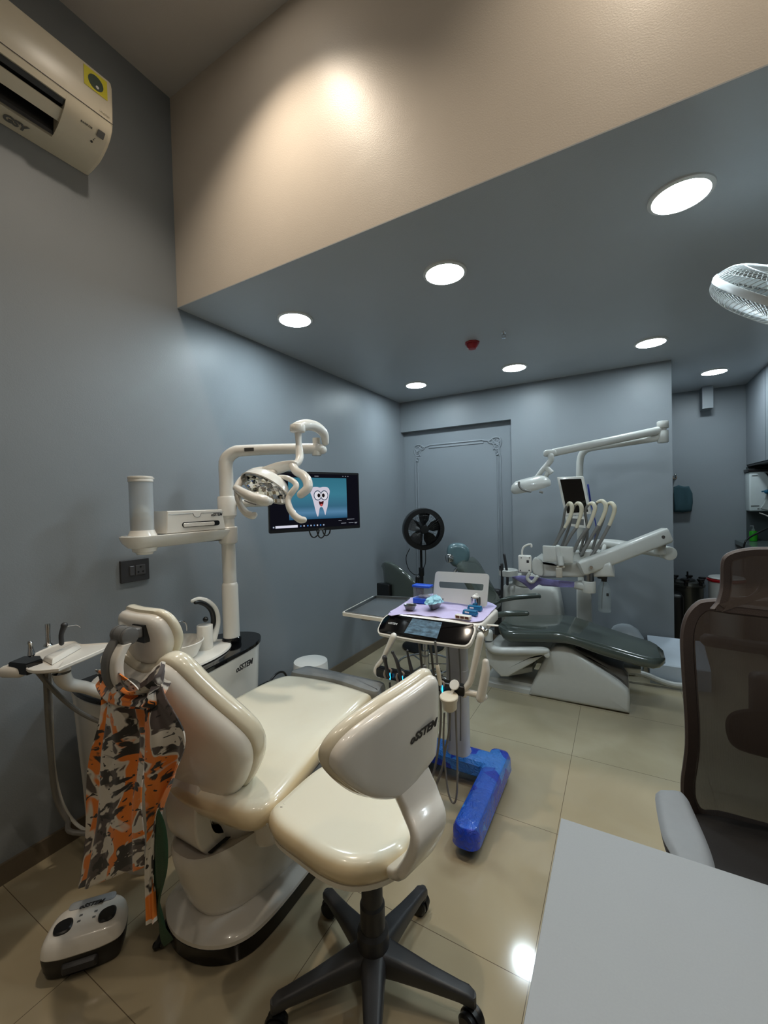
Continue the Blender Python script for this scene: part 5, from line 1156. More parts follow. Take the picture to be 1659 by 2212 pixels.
b = B(); tube(b, [V((PX.x, 3.64, .6)), V((PX.x, 3.64, 1.0)), P(1252, 1080, y=3.64), P(1252, 1020, y=3.64), P(1254, 990, y=3.64), P(1262, 975, y=3.62), P(1280, 967, y=3.6), P(1340, 958, y=3.55), P(1425, 945, y=3.5)], .026, 16, 5); obj('lamp_pole', b, M_grwh, u2)
b = B(); e = P(1432, 944, y=3.5); cyl(b, e-V((0, 0, .04)), e+V((0, 0, .045)), .034, 24, bev=.006); cyl(b, e+V((0, 0, .06)), e+V((0, 0, .11)), .036, 24, bev=.006); cyl(b, e, e+V((0, 0, .1)), .022, 16); obj('lamp_joint', b, M_grwh, u2)
b = B(); beam(b, P(1432, 928, y=3.5), P(1190, 979, y=3.22), .045, .056, .02); rbox(b, P(1188, 979, y=3.22), (.09, .06, .05), .02, rotz(.3)); obj('lamp_arm', b, M_grwh, u2)
b = B(); tube(b, Y([(1190, 985), (1190, 994), (1184, 1002), (1172, 1015), (1158, 1032), (1142, 1046), (1136, 1047)], 3.2), [.022, .021, .02, .018, .015, .012, .010], 14, 4)
cyl(b, P(1180, 1010, y=3.2), P(1192, 1022, y=3.2), .02, 14); tube(b, Y([(1184, 1018), (1178, 1032), (1172, 1042)], 3.2), .016, 8, 4); obj('lamp_fork', b, M_grwh, u2)
hc2 = P(1146, 1048, y=3.18); b = B()
ax_ = V((.18, .25, -.95)).normalized()
slab(b, [(p[0], p[1]) for p in cr([(-.14, .0), (-.10, .065), (0, .085), (.10, .065), (.135, 0), (.10, -.06), (0, -.08), (-.10, -.06)], 4, True)], hc2, (-ax_).cross(V((0, 1, 0))).normalized()*-1, (-ax_).cross((-ax_).cross(V((0, 1, 0))).normalized()*-1), [(.0, -.03), (-.004, -.02), (-.006, .0), (.01, .03), (.04, .05), (.06, .053)], capk=4); lh = obj('lamp_head', b, M_grwh, u2, angle=50)
b = B(); tube(b, Y([(1121, 1042), (1122, 1050), (1130, 1058), (1146, 1062)], 3.08), .008, 8, 5); tube(b, Y([(1165, 1062), (1173, 1064)], 3.1), .008, 8, 1); obj('lamp_handle', b, M_mid, lh)
# small portrait monitor
MO = P(1234, 1072, y=3.35); mq = [P(*a, y=3.4+.0) for a in [(1204, 1031), (1261, 1029), (1278, 1110), (1222, 1114)]]
o, u, v, ol = quad_slab(None, mq, 0)
b = B(); slab(b, roundpoly(ol, .008, 3), o, u, v, rprof(.035, .005, 2), capk=1); mn2 = obj('monitor_frame', b, M_white, u2)
b = B(); slab(b, inset(ccw(ol), .018), o, u, v, [(0, .034), (0, .036)], capk=1); obj('monitor_screen', b, M_blackgl, mn2)
mq2 = [P(*a, y=3.4) for a in [(1221, 1112), (1269, 1116), (1268, 1141), (1226, 1135)]]
o, u, v, ol = quad_slab(None, mq2, 0); b = B(); slab(b, roundpoly(ol, .006, 3), o-V((0, 0, 0)), u, v, rprof(.04, .006, 2), capk=1); sp2 = obj('viewer_shelf', b, M_white, u2)
b = B(); slab(b, inset(ccw(ol), .02), o, u, v, [(0, .039), (0, .0415)], capk=1); obj('shelf_slot', b, M_grey, sp2)
b = B(); tube(b, [MO+V((.05, .08, -.05)), V((PX.x, 3.62, MO.z-.1))], .02, 10, 1); obj('monitor_bracket', b, M_grwh, u2)
b = B(); beam(b, P(1270, 1046, y=3.45), P(1276, 1088, y=3.45), .02, .012, .003); tube(b, Y([(1276, 1088), (1282, 1110), (1288, 1140), (1284, 1165)], 3.5), .004, 6, 4); obj('blue_handpiece', b, mat('dark_blue_plastic', (24, 40, 130), .3), u2)
# arms to the instrument head
EL = P(1441, 1194, y=3.3)
b = B(); tube(b, [V((PX.x, 3.62, P(1270, 1180, y=3.62).z)), P(1300, 1175, y=3.6), P(1340, 1178, y=3.52), EL], .038, 18, 4); cyl(b, EL+V((-.02, .06, 0)), EL+V((.012, -.05, 0)), .044, 26, bev=.005); tube(b, [P(1282, 1205, y=3.45), P(1300, 1195, y=3.5), P(1306, 1180, y=3.55)], .016, 10, 3); obj('swing_arm', b, M_grwh, u2)
b = B(); e = P(1425, 1190, y=3.24); cyl(b, e-V((0, 0, .02)), e+V((0, 0, .05)), .034, 20); rbox(b, e+V((.008, 0, .085)), (.05, .05, .09), .008); obj('elbow', b, M_grwh, u2)
b = B(); rbox(b, P(1429, 1172, y=3.2), (.045, .05, .05), .004); obj('elbow_shaft', b, M_steel, u2)
b = B(); beam(b, P(1445, 1154, y=3.2), P(1252, 1229, y=2.98), .075, .10, .018); pa = obj('pantograph_arm', b, M_grwh, u2)
for px, py, y in ((1433, 1160, 3.14), (1277, 1226, 2.95)):
    b = B(); cyl(b, P(px, py, y=y)+V((0, .02, 0)), P(px, py, y=y), .010, 14); obj('arm_screw', b, M_chrome, pa)
b = B(); e = P(1272, 1248, y=3.0); cyl(b, e-V((0, 0, .02)), e+V((0, 0, .07)), .03, 18); obj('arm_shaft', b, M_steel, u2)
b = B(); cyl(b, P(1272, 1268, y=3.0)-V((0, 0, .035)), P(1272, 1255, y=3.0), .042, 24, bev=.005); beam(b, P(1280, 1268, y=3.0), P(1245, 1262, y=3.05), .10, .05, .015); obj('lower_joint', b, M_grwh, u2)
yslab('instrument_head', [(1150, 1212), (1158, 1204), (1172, 1212), (1200, 1216), (1245, 1213), (1275, 1222), (1300, 1216), (1318, 1215), (1322, 1222), (1328, 1247), (1170, 1249), (1150, 1240)], 3.0, 3.26, M_grwh, .02, u2)
yslab('head_end', [(1149, 1213), (1156, 1204), (1166, 1209), (1173, 1220), (1172, 1245), (1155, 1242), (1149, 1232)], 2.985, 3.02, M_grwh, .012, u2, sm=3)
b = B(); sh5 = Y([(1238, 1193), (1310, 1192), (1310, 1206), (1240, 1210)], 3.15)
loops = []
b = B(); slab(b, [(p.x, p.z) for p in Y([(1240, 1214), (1238, 1193), (1251, 1192), (1255, 1200), (1262, 1192), (1276, 1191), (1280, 1198), (1286, 1191), (1296, 1193), (1300, 1214)], 3.08)], (0, 3.22, 0), (1, 0, 0), (0, 0, 1), rprof(.14, .006), capk=2); obj('hose_cradle', b, M_grwh, u2)
tpq = [P(*a, y=2.97) for a in [(1173, 1178), (1239, 1181), (1239, 1216), (1174, 1212)]]
o, u, v, ol = quad_slab(None, tpq, 0); b = B(); slab(b, roundpoly(ol, .006, 3), o, u, v, rprof(.025, .006, 2), capk=2); obj('screen_back', b, M_grwh, u2)
b = B(); tube(b, Y([(1205, 1182), (1206, 1198), (1207, 1212)], 2.95), [.016, .016, .012], 10, 3); cyl(b, P(1210, 1202, y=2.93), P(1212, 1222, y=2.92), .018, 14); obj('screen_stem', b, M_grwh, u2)
b = B(); cyl(b, P(1203, 1224, y=2.92), P(1220, 1225, y=2.92), .008, 10); rbox(b, P(1208, 1237, y=2.92), (.04, .02, .065), .004); obj('handle_block', b, mat('beige_plastic', (180, 172, 158), .4), u2)
b = B(); tube(b, Y([(1143, 1240), (1139, 1248), (1145, 1256), (1152, 1256), (1160, 1246)], 2.97), .012, 10, 4, closed=False); obj('pull_handle', b, M_grwh, u2)
b = B(); rbox(b, P(1134, 1218, y=3.0), (.09, .035, .125), .012); fb_ = obj('water_block', b, M_white, u2)
b = B(); 
for px, py in ((1126, 1205), (1144, 1205), (1124, 1232), (1143, 1232)): lathe(b, [(.004, 0), (.004, .002)], P(px, py, y=2.981), (0, -1, 0), 8)
rbox(b, P(1140, 1213, y=2.982), (.016, .002, .018), .0005); obj('block_screws', b, M_ink, fb_, stuff=True)
b = B(); tube(b, Y([(1128, 1200), (1128, 1190), (1131, 1182), (1139, 1177), (1147, 1176), (1148, 1181)], 3.0), .007, 10, 5); obj('water_spout', b, M_white, fb_)
yslab('support_bracket', [(1126, 1236), (1140, 1238), (1140, 1262), (1126, 1262)], 3.05, 3.08, M_grwh, .006, u2)
M_ivo = mat('aged_ivory_hose_cover', (205, 196, 172), .4, var=.06)
# five whip hoses: down from the head, over a bow
for k, (pts, ip) in enumerate((([(1192, 1192), (1205, 1165), (1220, 1140), (1228, 1125), (1235, 1105), (1235, 1092), (1230, 1087), (1225, 1092), (1220, 1105), (1215, 1135), (1205, 1162), (1195, 1180)], (2, 7)),
                  ([(1220, 1180), (1232, 1158), (1245, 1140), (1252, 1120), (1256, 1105), (1255, 1092), (1249, 1087), (1243, 1090), (1236, 1105), (1230, 1135), (1222, 1158), (1214, 1178)], (2, 7)),
                  ([(1240, 1190), (1252, 1165), (1270, 1140), (1278, 1122), (1284, 1105), (1285, 1095), (1279, 1087), (1271, 1090), (1264, 1105), (1268, 1135), (1268, 1165), (1262, 1182)], (2, 7)),
                  ([(1256, 1198), (1275, 1165), (1293, 1135), (1301, 1120), (1308, 1102), (1308, 1090), (1300, 1082), (1290, 1085), (1284, 1098), (1276, 1130), (1262, 1160), (1254, 1190)], (2, 7)),
                  ([(1280, 1198), (1300, 1165), (1316, 1135), (1322, 1120), (1327, 1105), (1327, 1095), (1321, 1087), (1314, 1088), (1309, 1100), (1302, 1125), (1290, 1155), (1280, 1185)], (2, 7)))):
    q = [P(px, py, y=3.06+.012*max(0, i-5)) for i, (px, py) in enumerate(pts)]
    b = B(); tube(b, q[:3], .011, 10, 4); tube(b, q[7:], .009, 10, 4); h5 = obj('whip_hose', b, M_mid, u2)
    b = B(); tube(b, q[2:8], [.011, .012, .013, .014, .013, .009], 12, 5); obj('hose_bow', b, M_ivo, h5)
# drape under the instrument head, pouch, bottle
dq = [(1105, 1246), (1125, 1242), (1150, 1246), (1180, 1250), (1212, 1254), (1240, 1258), (1240, 1270), (1210, 1268), (1170, 1266), (1160, 1262), (1146, 1276), (1128, 1258)]
b = B(); q = [P(px, py, y=2.98) for px, py in dq]
f_ = lambda p, h: V((p.x, 2.98+h+.03*math.sin(p.x*30), p.z))
slab(b, [(p.x, p.z) for p in q], (0, 2.98, 0), (1, 0, 0), (0, 0, 1), [(0, 0), (0, .012)], warp=lambda a, c, h: (a, c, h+.02*math.sin(a*28)+.2*(c-.86)), capk=5)
tag(obj('hanging_drape', b, mat('violet_paper_drape', (128, 124, 178), .8, bump=.5), None, angle=80), 'violet paper drape hanging below the far instrument head', 'drape')
bt = thing('water_bottle', 'clear plastic bottle hanging under the far instrument head', 'bottle', tuple(P(1306, 1322, y=3.1)))
c = P(1306, 1322, y=3.1); b = B(); lathe(b, [(.02, 0), (.036, .003), (.04, .012), (.036, .03), (.040, .045), (.040, .15), (.036, .175), (.018, .205), (.013, .21), (.013, .225)], c, seg=24); obj('bottle', b, M_clear, bt)
b = B(); cyl(b, c+V((-.01, 0, .225)), c+V((-.01, 0, .275)), .03, 18); cyl(b, c+V((0, 0, .205)), c+V((0, 0, .23)), .017, 14); obj('cap', b, M_dkgrey, bt)
b = B(); tube(b, [c+V((0, 0, .22)), c+V((-.012, 0, .12)), c+V((-.016, 0, .02))], .002, 6, 4); obj('straw', b, M_grey, bt)
b = B(); slab(b, rrect(.014, .02, .001, 2), c+V((.02, -.0385, .125)), (1, 0, 0), (0, 0, 1), [(0, 0), (0, .001)]); obj('label', b, M_dkgrey, bt)

# ================================================================== low box, round cover by the foot end
b = B(); rings(b, [[(2.20, y, 0), (2.56, y, 0), (2.56, y, z), (2.20, y, z)] for y, z in ((3.60, .145), (3.61, .152), (3.925, .262), (3.93, .258))]); tag(obj('low_box', b, mat('pale_grey_metal', (186, 196, 206), .35, var=.08, scale=12), smooth=False), 'pale grey wedge shaped metal box on the floor by the back wall', 'box')
b = B(); lathe(b, [(.10, 0), (.125, .01), (.13, .16), (.128, .27), (.118, .285), (.11, .30), (.09, .335), (.05, .36), (.01, .366)], (2.045, 3.79, 0), seg=10); tag(obj('domed_cover', b, mat('pale_cover_plastic', (190, 198, 204), .35)), 'white domed cover standing behind the green leg rest', 'cover')

# ================================================================== ALCOVE
pt = thing('pressure_sterilizer', 'round steel pressure steriliser with black wing knobs in the alcove', 'steriliser', (2.57, 4.95, 0))
PC = (2.585, 4.95, 0); b = B(); lathe(b, [(.12, .0), (.125, .01), (.125, .50), (.14, .505), (.14, .52), (.125, .525), (.12, .545), (.03, .56)], PC, seg=36); obj('vessel', b, mat('dark_steel', (92, 92, 86), .3, .8, var=.15, scale=8), pt)
b = B(); lathe(b, [(.06, .555), (.065, .56), (.05, .57)], PC, seg=20); cyl(b, (2.585, 4.95, .56), (2.585, 4.95, .64), .008, 10); obj('valve', b, M_black, pt)
for k in range(6):
    A = 2*PI*k/6+.3; b = B(); c = V((PC[0]+.125*math.cos(A), PC[1]+.125*math.sin(A), .5)); cyl(b, c, c+V((0, 0, .05)), .016, 12); cyl(b, c+V((0, 0, .05)), c+V((0, 0, .075)), .012, 12, .03); cyl(b, c+V((0, 0, .073)), c+V((0, 0, .085)), .03, 12); obj('wing_knob', b, M_black, pt)
bk2 = thing('bucket', 'white bucket with a red rimmed lid beside the steriliser', 'bucket', (2.89, 5.0, 0))
b = B(); lathe(b, [(.12, 0), (.125, .01), (.14, .56)], (2.89, 5.0, 0), seg=36); obj('pail', b, M_white2, bk2)
b = B(); lathe(b, [(.141, .555), (.15, .56), (.15, .575), (.14, .58)], (2.89, 5.0, 0), seg=36); obj('rim', b, M_red, bk2); b = B(); lathe(b, [(.13, .578), (.14, .59), (.13, .60), (.02, .605)], (2.89, 5.0, 0), seg=36); obj('lid', b, M_white2, bk2)
b = B(); rbox(b, (2.47, 4.72, .24), (.10, .2, .46), .03); tag(obj('black_sack', b, M_black), 'black sack standing against the alcove corner', 'bag')
tw_ = thing('towel', 'dark teal towel hanging from a hook on the alcove wall', 'towel', (2.6, 5.2, 1.2))
q = [P(px, py, y=5.2) for px, py in [(1455, 1052), (1465, 1048), (1478, 1051), (1488, 1050), (1496, 1066), (1497, 1085), (1494, 1104), (1475, 1107), (1456, 1106)]]
b = B(); slab(b, [(p.x, p.z) for p in q], (0, 5.215, 0), (1, 0, 0), (0, 0, 1), [(.008, 0), (0, .006), (0, .02), (.006, .03)], warp=lambda a, c, h: (a, c, h+.008*math.sin(a*70)), capk=6); obj('cloth', b, mat('dark_teal_terry', (48, 76, 84), .9, bump=.8, scale=40), tw_, angle=80)
c = P(1458, 1031, y=5.23); b = B(); cyl(b, (c.x, 5.255, c.z), (c.x, 5.245, c.z), .02, 16); tube(b, [(c.x, 5.25, c.z), (c.x, 5.20, c.z-.005), (c.x, 5.19, c.z+.02)], .007, 8, 4); ball(b, (c.x, 5.19, c.z+.025), .012); obj('hook', b, M_chrome, tw_)
cb = thing('upper_cabinet', 'tall grey blue wall cabinet at right in the alcove', 'cabinet', (3.3, 4.6, 1.66))
b = B(); box(b, (3.11, 3.3, 1.655), (XR-.001, 5.254, H1-.001)); obj('carcass', b, M_wall, cb, smooth=False)
for y0, y1 in ((4.64, 5.25), (3.98, 4.63), (3.31, 3.97)):
    b = B(); box(b, (3.092, y0+.002, 1.66), (3.11, y1-.002, H1-.003)); obj('door', b, M_wall, cb, smooth=False)
b = B(); box(b, (3.1, 3.3, 1.642), (XR-.001, 5.25, 1.655)); obj('underside', b, M_black, cb, smooth=False)
lc = thing('base_cabinet', 'dark base cabinet below the alcove counter', 'cabinet', (3.3, 4.6, 0))
b = B(); box(b, (3.07, 3.3, .02), (XR-.001, 5.25, .885)); obj('carcass', b, M_dkgrey, lc, smooth=False)
for y0, y1 in ((4.64, 5.25), (3.98, 4.63), (3.31, 3.97)):
    b = B(); box(b, (3.05, y0+.002, .1), (3.07, y1-.002, .87)); obj('door', b, M_dkgrey, lc, smooth=False)
b = B(); box(b, (3.0, 3.3, .89), (XR-.001, 5.25, .93)); tag(obj('counter', b, mat('grey_green_stone', (86, 96, 94), .2, var=.15, scale=60), smooth=False), 'grey green stone counter in the alcove', 'counter')
b = B(); box(b, (3.09, 5.245, .931), (XR, 5.2555, 1.64)); box(b, (XR-.012, 3.3, .931), (XR-.001, 5.24, 1.64)); o_ = struct('trim_2', b, mat('dark_alcove_panel', (70, 78, 80), .3, var=.1, scale=20))  # thin darker panels on the alcove walls between counter and cabinet
wpf = thing('water_purifier', 'white wall mounted water purifier with blue tap under the cabinet', 'purifier', (3.25, 5.2, 1.21))
b = B(); rbox(b, (3.26, 5.165, 1.40), (.36, .155, .37), .012); obj('body', b, mat('white_purifier_shell', (205, 214, 214), .3), wpf)
b = B(); rbox(b, (3.255, 5.16, 1.60), (.37, .17, .03), .006); obj('lid', b, M_black, wpf)
b = B(); slab(b, [(p[0], p[1]) for p in cr([(3.19, 1.575), (3.235, 1.54), (3.215, 1.47), (3.20, 1.40), (3.185, 1.30), (3.17, 1.23), (3.40, 1.23), (3.42, 1.4), (3.42, 1.57)], 4, True)], (0, 5.09, 0), (1, 0, 0), (0, 0, 1), [(0, 0), (0, .006), (.006, .012)]); obj('front_cover', b, mat('purifier_grey', (170, 176, 174), .3), wpf)
b = B(); ball(b, P(1657, 1062, y=5.05), .022, 14); tube(b, Y([(1645, 1062), (1657, 1060)], 5.05), .006, 8, 1); obj('tap', b, mat('blue_tap_plastic', (20, 90, 120), .3), wpf)
b = B(); 
for x0, x1, z in ((3.10, 3.14, 1.545), (3.09, 3.15, 1.262), (3.135, 3.15, 1.235)): box(b, (x0, 5.085, z), (x1, 5.0875, z+.006))
obj('printed_mark', b, M_ink, wpf, smooth=False, stuff=True)
b = B(); tube(b, Y([(1640, 1108), (1652, 1112), (1662, 1118), (1672, 1135)], 5.1), .005, 8, 4); obj('outlet_hose', b, M_white, wpf)
gb_ = thing('soap_bottle', 'small green bottle with clear pump on the alcove counter', 'bottle', (3.10, 5.15, .931))
b = B(); lathe(b, [(.028, 0), (.031, .003), (.031, .085), (.027, .095), (.01, .1)], (3.115, 5.13, .931), seg=20); obj('bottle', b, mat('green_soap', (40, 140, 30), .2), gb_)
b = B(); lathe(b, [(.013, .098), (.013, .115), (.005, .118), (.005, .145)], (3.115, 5.13, .931), seg=14); tube(b, [(3.115, 5.13, 1.076), (3.09, 5.12, 1.076)], .005, 8, 1); obj('pump', b, M_clear, gb_)
b = B(); tube(b, [P(1606, 1195, y=4.6), P(1607, 1180, y=4.6), P(1613, 1166, y=4.6), P(1630, 1155, y=4.65), P(1659, 1141, y=4.7), P(1690, 1130, y=4.75)], .007, 8, 5); tag(obj('power_cable', b, M_black), 'black cable looping over the alcove counter edge', 'cable')

# ================================================================== WALL FAN at right
wf = thing('wall_fan', 'white caged oscillating fan at the right edge near the ceiling', 'fan', tuple(PD(1690, 650, 1.36)))
FC2 = PD(1690, 640, 1.36); wv = (FC2-CAM).normalized()
axu = (_u*.84+_r*.62); axu = (axu-wv*axu.dot(wv)).normalized(); axu = (axu-wv*.10).normalized()
s1 = axu.cross(wv).normalized(); s2 = axu.cross(s1); RR = .205
M_fw = mat('white_fan_plastic', (222, 226, 226), .3)
b = B(); lathe(b, [(RR-.006, -.012), (RR+.003, -.012), (RR+.006, 0), (RR+.003, .010), (RR-.006, .010)], FC2, axu, 72, cap=False); lathe(b, [(RR-.006, .010), (RR-.006, -.012)], FC2, axu, 72, cap=False); cgf = obj('cage_ring', b, M_fw, wf)
def dome(prof, n, tw, r_, name):
    b = B()
    for k in range(n):
        A = 2*PI*k/n; pts = []
        for i, (rr, hh2) in enumerate(prof):
            a_ = A+tw*i/(len(prof)-1); pts.append(FC2+(s1*math.cos(a_)+s2*math.sin(a_))*rr+axu*hh2)
        tube(b, pts, r_, 5, 3)
    return obj(name, b, M_fw, wf, stuff=True)
dome([(RR, .008), (.192, .028), (.17, .048), (.13, .060), (.085, .066)], 72, .25, .0016, 'rear_wire')
dome([(RR, -.01), (.200, -.035), (.17, -.056), (.12, -.068), (.05, -.074)], 72, -.5, .0015, 'front_wire')
for name, pr_ in (('rear_plate', [(.02, .07), (.088, .064), (.092, .068), (.088, .073), (.02, .078)]), ('front_badge', [(.02, -.072), (.05, -.072), (.052, -.077), (.045, -.08), (.01, -.081)]), ('motor', [(.03, .0), (.05, .01), (.055, .05), (.055, .12), (.045, .15), (.02, .16)])):
    b = B(); lathe(b, pr_, FC2, axu, 32); obj(name, b, M_fw, wf)
b = B(); tube(b, [FC2+(s1*math.cos(a)+s2*math.sin(a))*.15+axu*.0565 for a in [2*PI*i/36 for i in range(36)]], .0016, 5, 1, closed=True); tube(b, [FC2+(s1*math.cos(a)+s2*math.sin(a))*.15-axu*.063 for a in [2*PI*i/36 for i in range(36)]], .0016, 5, 1, closed=True); obj('cage_hoop', b, M_fw, wf, stuff=True)
for k in range(3):
    A = 2*PI*k/3+.5; b = B(); loops = []
    for f in (0, .25, .6, .9, 1.0):
        r_ = .03+.15*f; hw = .25+.3*math.sin(min(1, f+.1)*PI*.8); lp = []
        for g in (-1, -.5, 0, .5, 1): a_ = A+hw*g; lp.append(FC2+(s1*math.cos(a_)+s2*math.sin(a_))*r_+axu*(.022*g-.01))
        loops.append(lp+[p-axu*.002 for p in lp[::-1]])
    rings(b, loops); obj('blade', b, mat('translucent_blade', (150, 158, 162), .3), wf)
b = B(); e = FC2+axu*.13; tube(b, [e, e+V((.12, .0, .02)), V((XR-.3, e.y+.05, e.z)), V((XR-.03, e.y+.05, e.z-.05))], [.03, .025, .022, .03], 12, 4); rbox(b, (XR-.02, e.y+.05, e.z-.06), (.04, .12, .18), .01); obj('wall_arm', b, M_fw, wf)

# ================================================================== OFFICE CHAIR at right
oc = thing('office_chair', 'grey brown mesh office chair with headrest behind the desk', 'office chair', (2.44, 1.3, 0))
def mesh_mat(name, c, opac):
    m = bpy.data.materials.new(name); m.use_nodes = True; N = m.node_tree.nodes; L = m.node_tree.links; bb = N['Principled BSDF']
    bb.inputs['Base Color'].default_value = (*srgb(c), 1); bb.inputs['Roughness'].default_value = .7
    tc = N.new('ShaderNodeTexCoord'); w1 = N.new('ShaderNodeTexWave'); w1.bands_direction = 'Z'; w1.inputs['Scale'].default_value = 260; L.new(tc.outputs['Object'], w1.inputs['Vector'])
    w2 = N.new('ShaderNodeTexWave'); w2.bands_direction = 'X'; w2.inputs['Scale'].default_value = 260; L.new(tc.outputs['Object'], w2.inputs['Vector'])
    mu_ = N.new('ShaderNodeMath'); mu_.operation = 'MULTIPLY'; L.new(w1.outputs['Fac'], mu_.inputs[0]); L.new(w2.outputs['Fac'], mu_.inputs[1])
    mr = N.new('ShaderNodeMapRange'); mr.inputs[3].default_value = opac+.1; mr.inputs[4].default_value = opac-.3; L.new(mu_.outputs[0], mr.inputs[0])
    tr = N.new('ShaderNodeBsdfTransparent'); ms = N.new('ShaderNodeMixShader'); L.new(mr.outputs[0], ms.inputs[0]); L.new(tr.outputs[0], ms.inputs[1]); L.new(bb.outputs[0], ms.inputs[2]); L.new(ms.outputs[0], N['Material Output'].inputs[0])
    return m
M_mesh = mesh_mat('taupe_chair_mesh', (88, 78, 73), .66); M_frame = mat('brown_grey_frame', (66, 56, 53), .5, bump=.3, scale=60)
YO = 1.36
edge = [(1532, 1299), (1505, 1306), (1484, 1326), (1473, 1352), (1469, 1385), (1471, 1440), (1475, 1500), (1479, 1560), (1480, 1610), (1476, 1655), (1472, 1695), (1475, 1735), (1492, 1775), (1525, 1802)]
ep = [P(px, py, y=YO) for px, py in edge]; XM = 2.415
outer = [V((p.x, p.z, 0)) for p in ep]
topr = [V((XM-.10, ep[0].z+.008, 0)), V((XM, ep[0].z+.012, 0)), V((XM+.10, ep[0].z+.008, 0))]
mir = [V((2*XM-p.x, p.y, 0)) for p in outer]
loop = outer[::-1][0:]+topr+mir+[V((XM+.1, outer[-1].y-.05, 0)), V((XM-.1, outer[-1].y-.05, 0))]
lp2 = [(p.x, p.y) for p in cr(loop, 3, True)]
def ow(a, c, h): return a, c, h-(.55*(a-XM)**2)*-1*-1+.03*math.cos((c-.85)*6)
inner_ = inset(ccw(lp2), .034)
b = B()
oo = V((0, YO, 0)); uo, vo_ = V((1, 0, 0)), V((0, 0, 1)); 
def op(a, c, h): return V((a, YO+.55*(a-XM)**2*-1.0+.05-.03*math.cos((c-.85)*5)+h, c))
lo = ccw(lp2); loops = [[op(a, c, h) for a, c in inset(lo, d)] for d, h in ((.006, 0), (0, .006), (0, .016), (.006, .022), (.028, .022), (.034, .016), (.034, .006), (.028, 0), (.006, 0))]
rings(b, loops, cap0=False, cap1=False); obj('back_frame', b, M_frame, oc)
b = B(); cxo = sum(p[0] for p in lo)/len(lo); cyo = sum(p[1] for p in lo)/len(lo); il = inset(lo, .03); ls = []
for s in (.02, .2, .4, .6, .8, .92, 1.0): ls.append([op(cxo+(a-cxo)*s, cyo+(c-cyo)*s, -.001) for a, c in il])
for s in (1.0, .92, .8, .6, .4, .2, .02): ls.append([op(cxo+(a-cxo)*s, cyo+(c-cyo)*s, .001) for a, c in il])
rings(b, ls); obj('back_mesh', b, M_mesh, oc)
# headrest
he = [P(px, py, y=YO-.03) for px, py in [(1532, 1308), (1538, 1290), (1547, 1265), (1549, 1240), (1549, 1215), (1555, 1198), (1575, 1187), (1610, 1181), (1659, 1180)]]
hl = [V((p.x, p.z, 0)) for p in he]; hm = [V((2*XM-p.x, p.y, 0)) for p in hl[::-1] if p.x < XM-.02]
hlo = ccw([(p.x, p.y) for p in cr(hl+hm+[V((XM+.08, he[0].z-.012, 0)), V((XM, he[0].z-.014, 0)), V((XM-.08, he[0].z-.012, 0))], 3, True)])
def hop(a, c, h): return V((a, YO-.05-.9*(a-XM)**2-.25*max(0, 1.16-c)+h, c))
b = B(); rings(b, [[hop(a, c, h) for a, c in inset(hlo, d)] for d, h in ((.005, 0), (0, .006), (0, .014), (.005, .02), (.02, .02), (.024, .014), (.024, .006), (.02, 0), (.005, 0))], cap0=False, cap1=False); hfo = obj('headrest_frame', b, M_frame, oc)
b = B(); il = inset(hlo, .02); cx2 = sum(p[0] for p in hlo)/len(hlo); cy2 = sum(p[1] for p in hlo)/len(hlo)
ls = [[hop(cx2+(a-cx2)*s, cy2+(c-cy2)*s, -.001) for a, c in il] for s in (.02, .3, .6, .85, 1)]+[[hop(cx2+(a-cx2)*s, cy2+(c-cy2)*s, .001) for a, c in il] for s in (1, .85, .6, .3, .02)]
rings(b, ls); obj('headrest_mesh', b, M_mesh, hfo)
M_ocf = mat('dark_chair_frame', (40, 36, 35), .45)
b = B(); tube(b, Y([(1562, 1290), (1600, 1292), (1622, 1288), (1640, 1272), (1648, 1250)], YO+.03), .004, 8, 5); tube(b, [V((XM, YO+.06, 1.19)), V((XM, YO+.10, 1.10)), V((XM, YO+.12, .98))], .02, 10, 4); obj('headrest_bracket', b, M_ocf, oc)
b = B(); rr3 = [V((XM, YO+.13, 1.0)), V((XM, YO+.15, .85)), V((XM, YO+.13, .62)), V((XM, YO+.02, .44))]; tube(b, rr3, [.03, .035, .04, .045], 12, 4, flat=.6, up=(0, 1, 0)); obj('spine', b, M_ocf, oc)
b = B(); tube(b, [V((XM-.19, YO+.05, .985)), V((XM-.08, YO+.12, .96)), V((XM, YO+.14, .955)), V((XM+.08, YO+.12, .96)), V((XM+.19, YO+.05, .985))], .018, 10, 4); obj('upper_bar', b, M_ocf, oc)
b = B(); slab(b, [(p[0], p[1]) for p in cr([(-.15, .0), (-.14, .05), (-.08, .07), (0, .075), (.08, .07), (.14, .05), (.15, 0), (.12, -.05), (0, -.065), (-.12, -.05)], 4, True)], (XM, YO+.10, .735), (1, 0, 0), (0, 0, 1), [(.006, 0), (0, .006), (.006, .012)], warp=lambda a, c, h: (a, c, h+1.2*a*a), capk=4); obj('lumbar_support', b, M_ocf, oc)
b = B(); rbox(b, (XM, YO+.14, .80), (.17, .06, .17), .02); obj('rear_shell', b, M_ocf, oc)
b = B(); slab(b, rrect(.50, .56, .1, 6, XM, 1.17), (0, 0, .44), (1, 0, 0), (0, 1, 0), [(.03, 0), (.006, .01), (0, .03), (.004, .055), (.02, .068), (.05, .07)], capk=5); obj('seat', b, mat('black_seat_fabric', (26, 24, 24), .8, bump=.5, scale=50), oc)
M_pad2 = mat('grey_armrest_pad', (128, 132, 136), .55, var=.05, scale=60)
ar = [P(px, py, z=.69) for px, py in [(1416, 1704), (1440, 1700), (1466, 1702), (1484, 1714), (1498, 1742), (1520, 1790), (1536, 1830), (1546, 1866)]]
al = [P(px, py, z=.69) for px, py in [(1452, 1838), (1432, 1800), (1420, 1750)]]
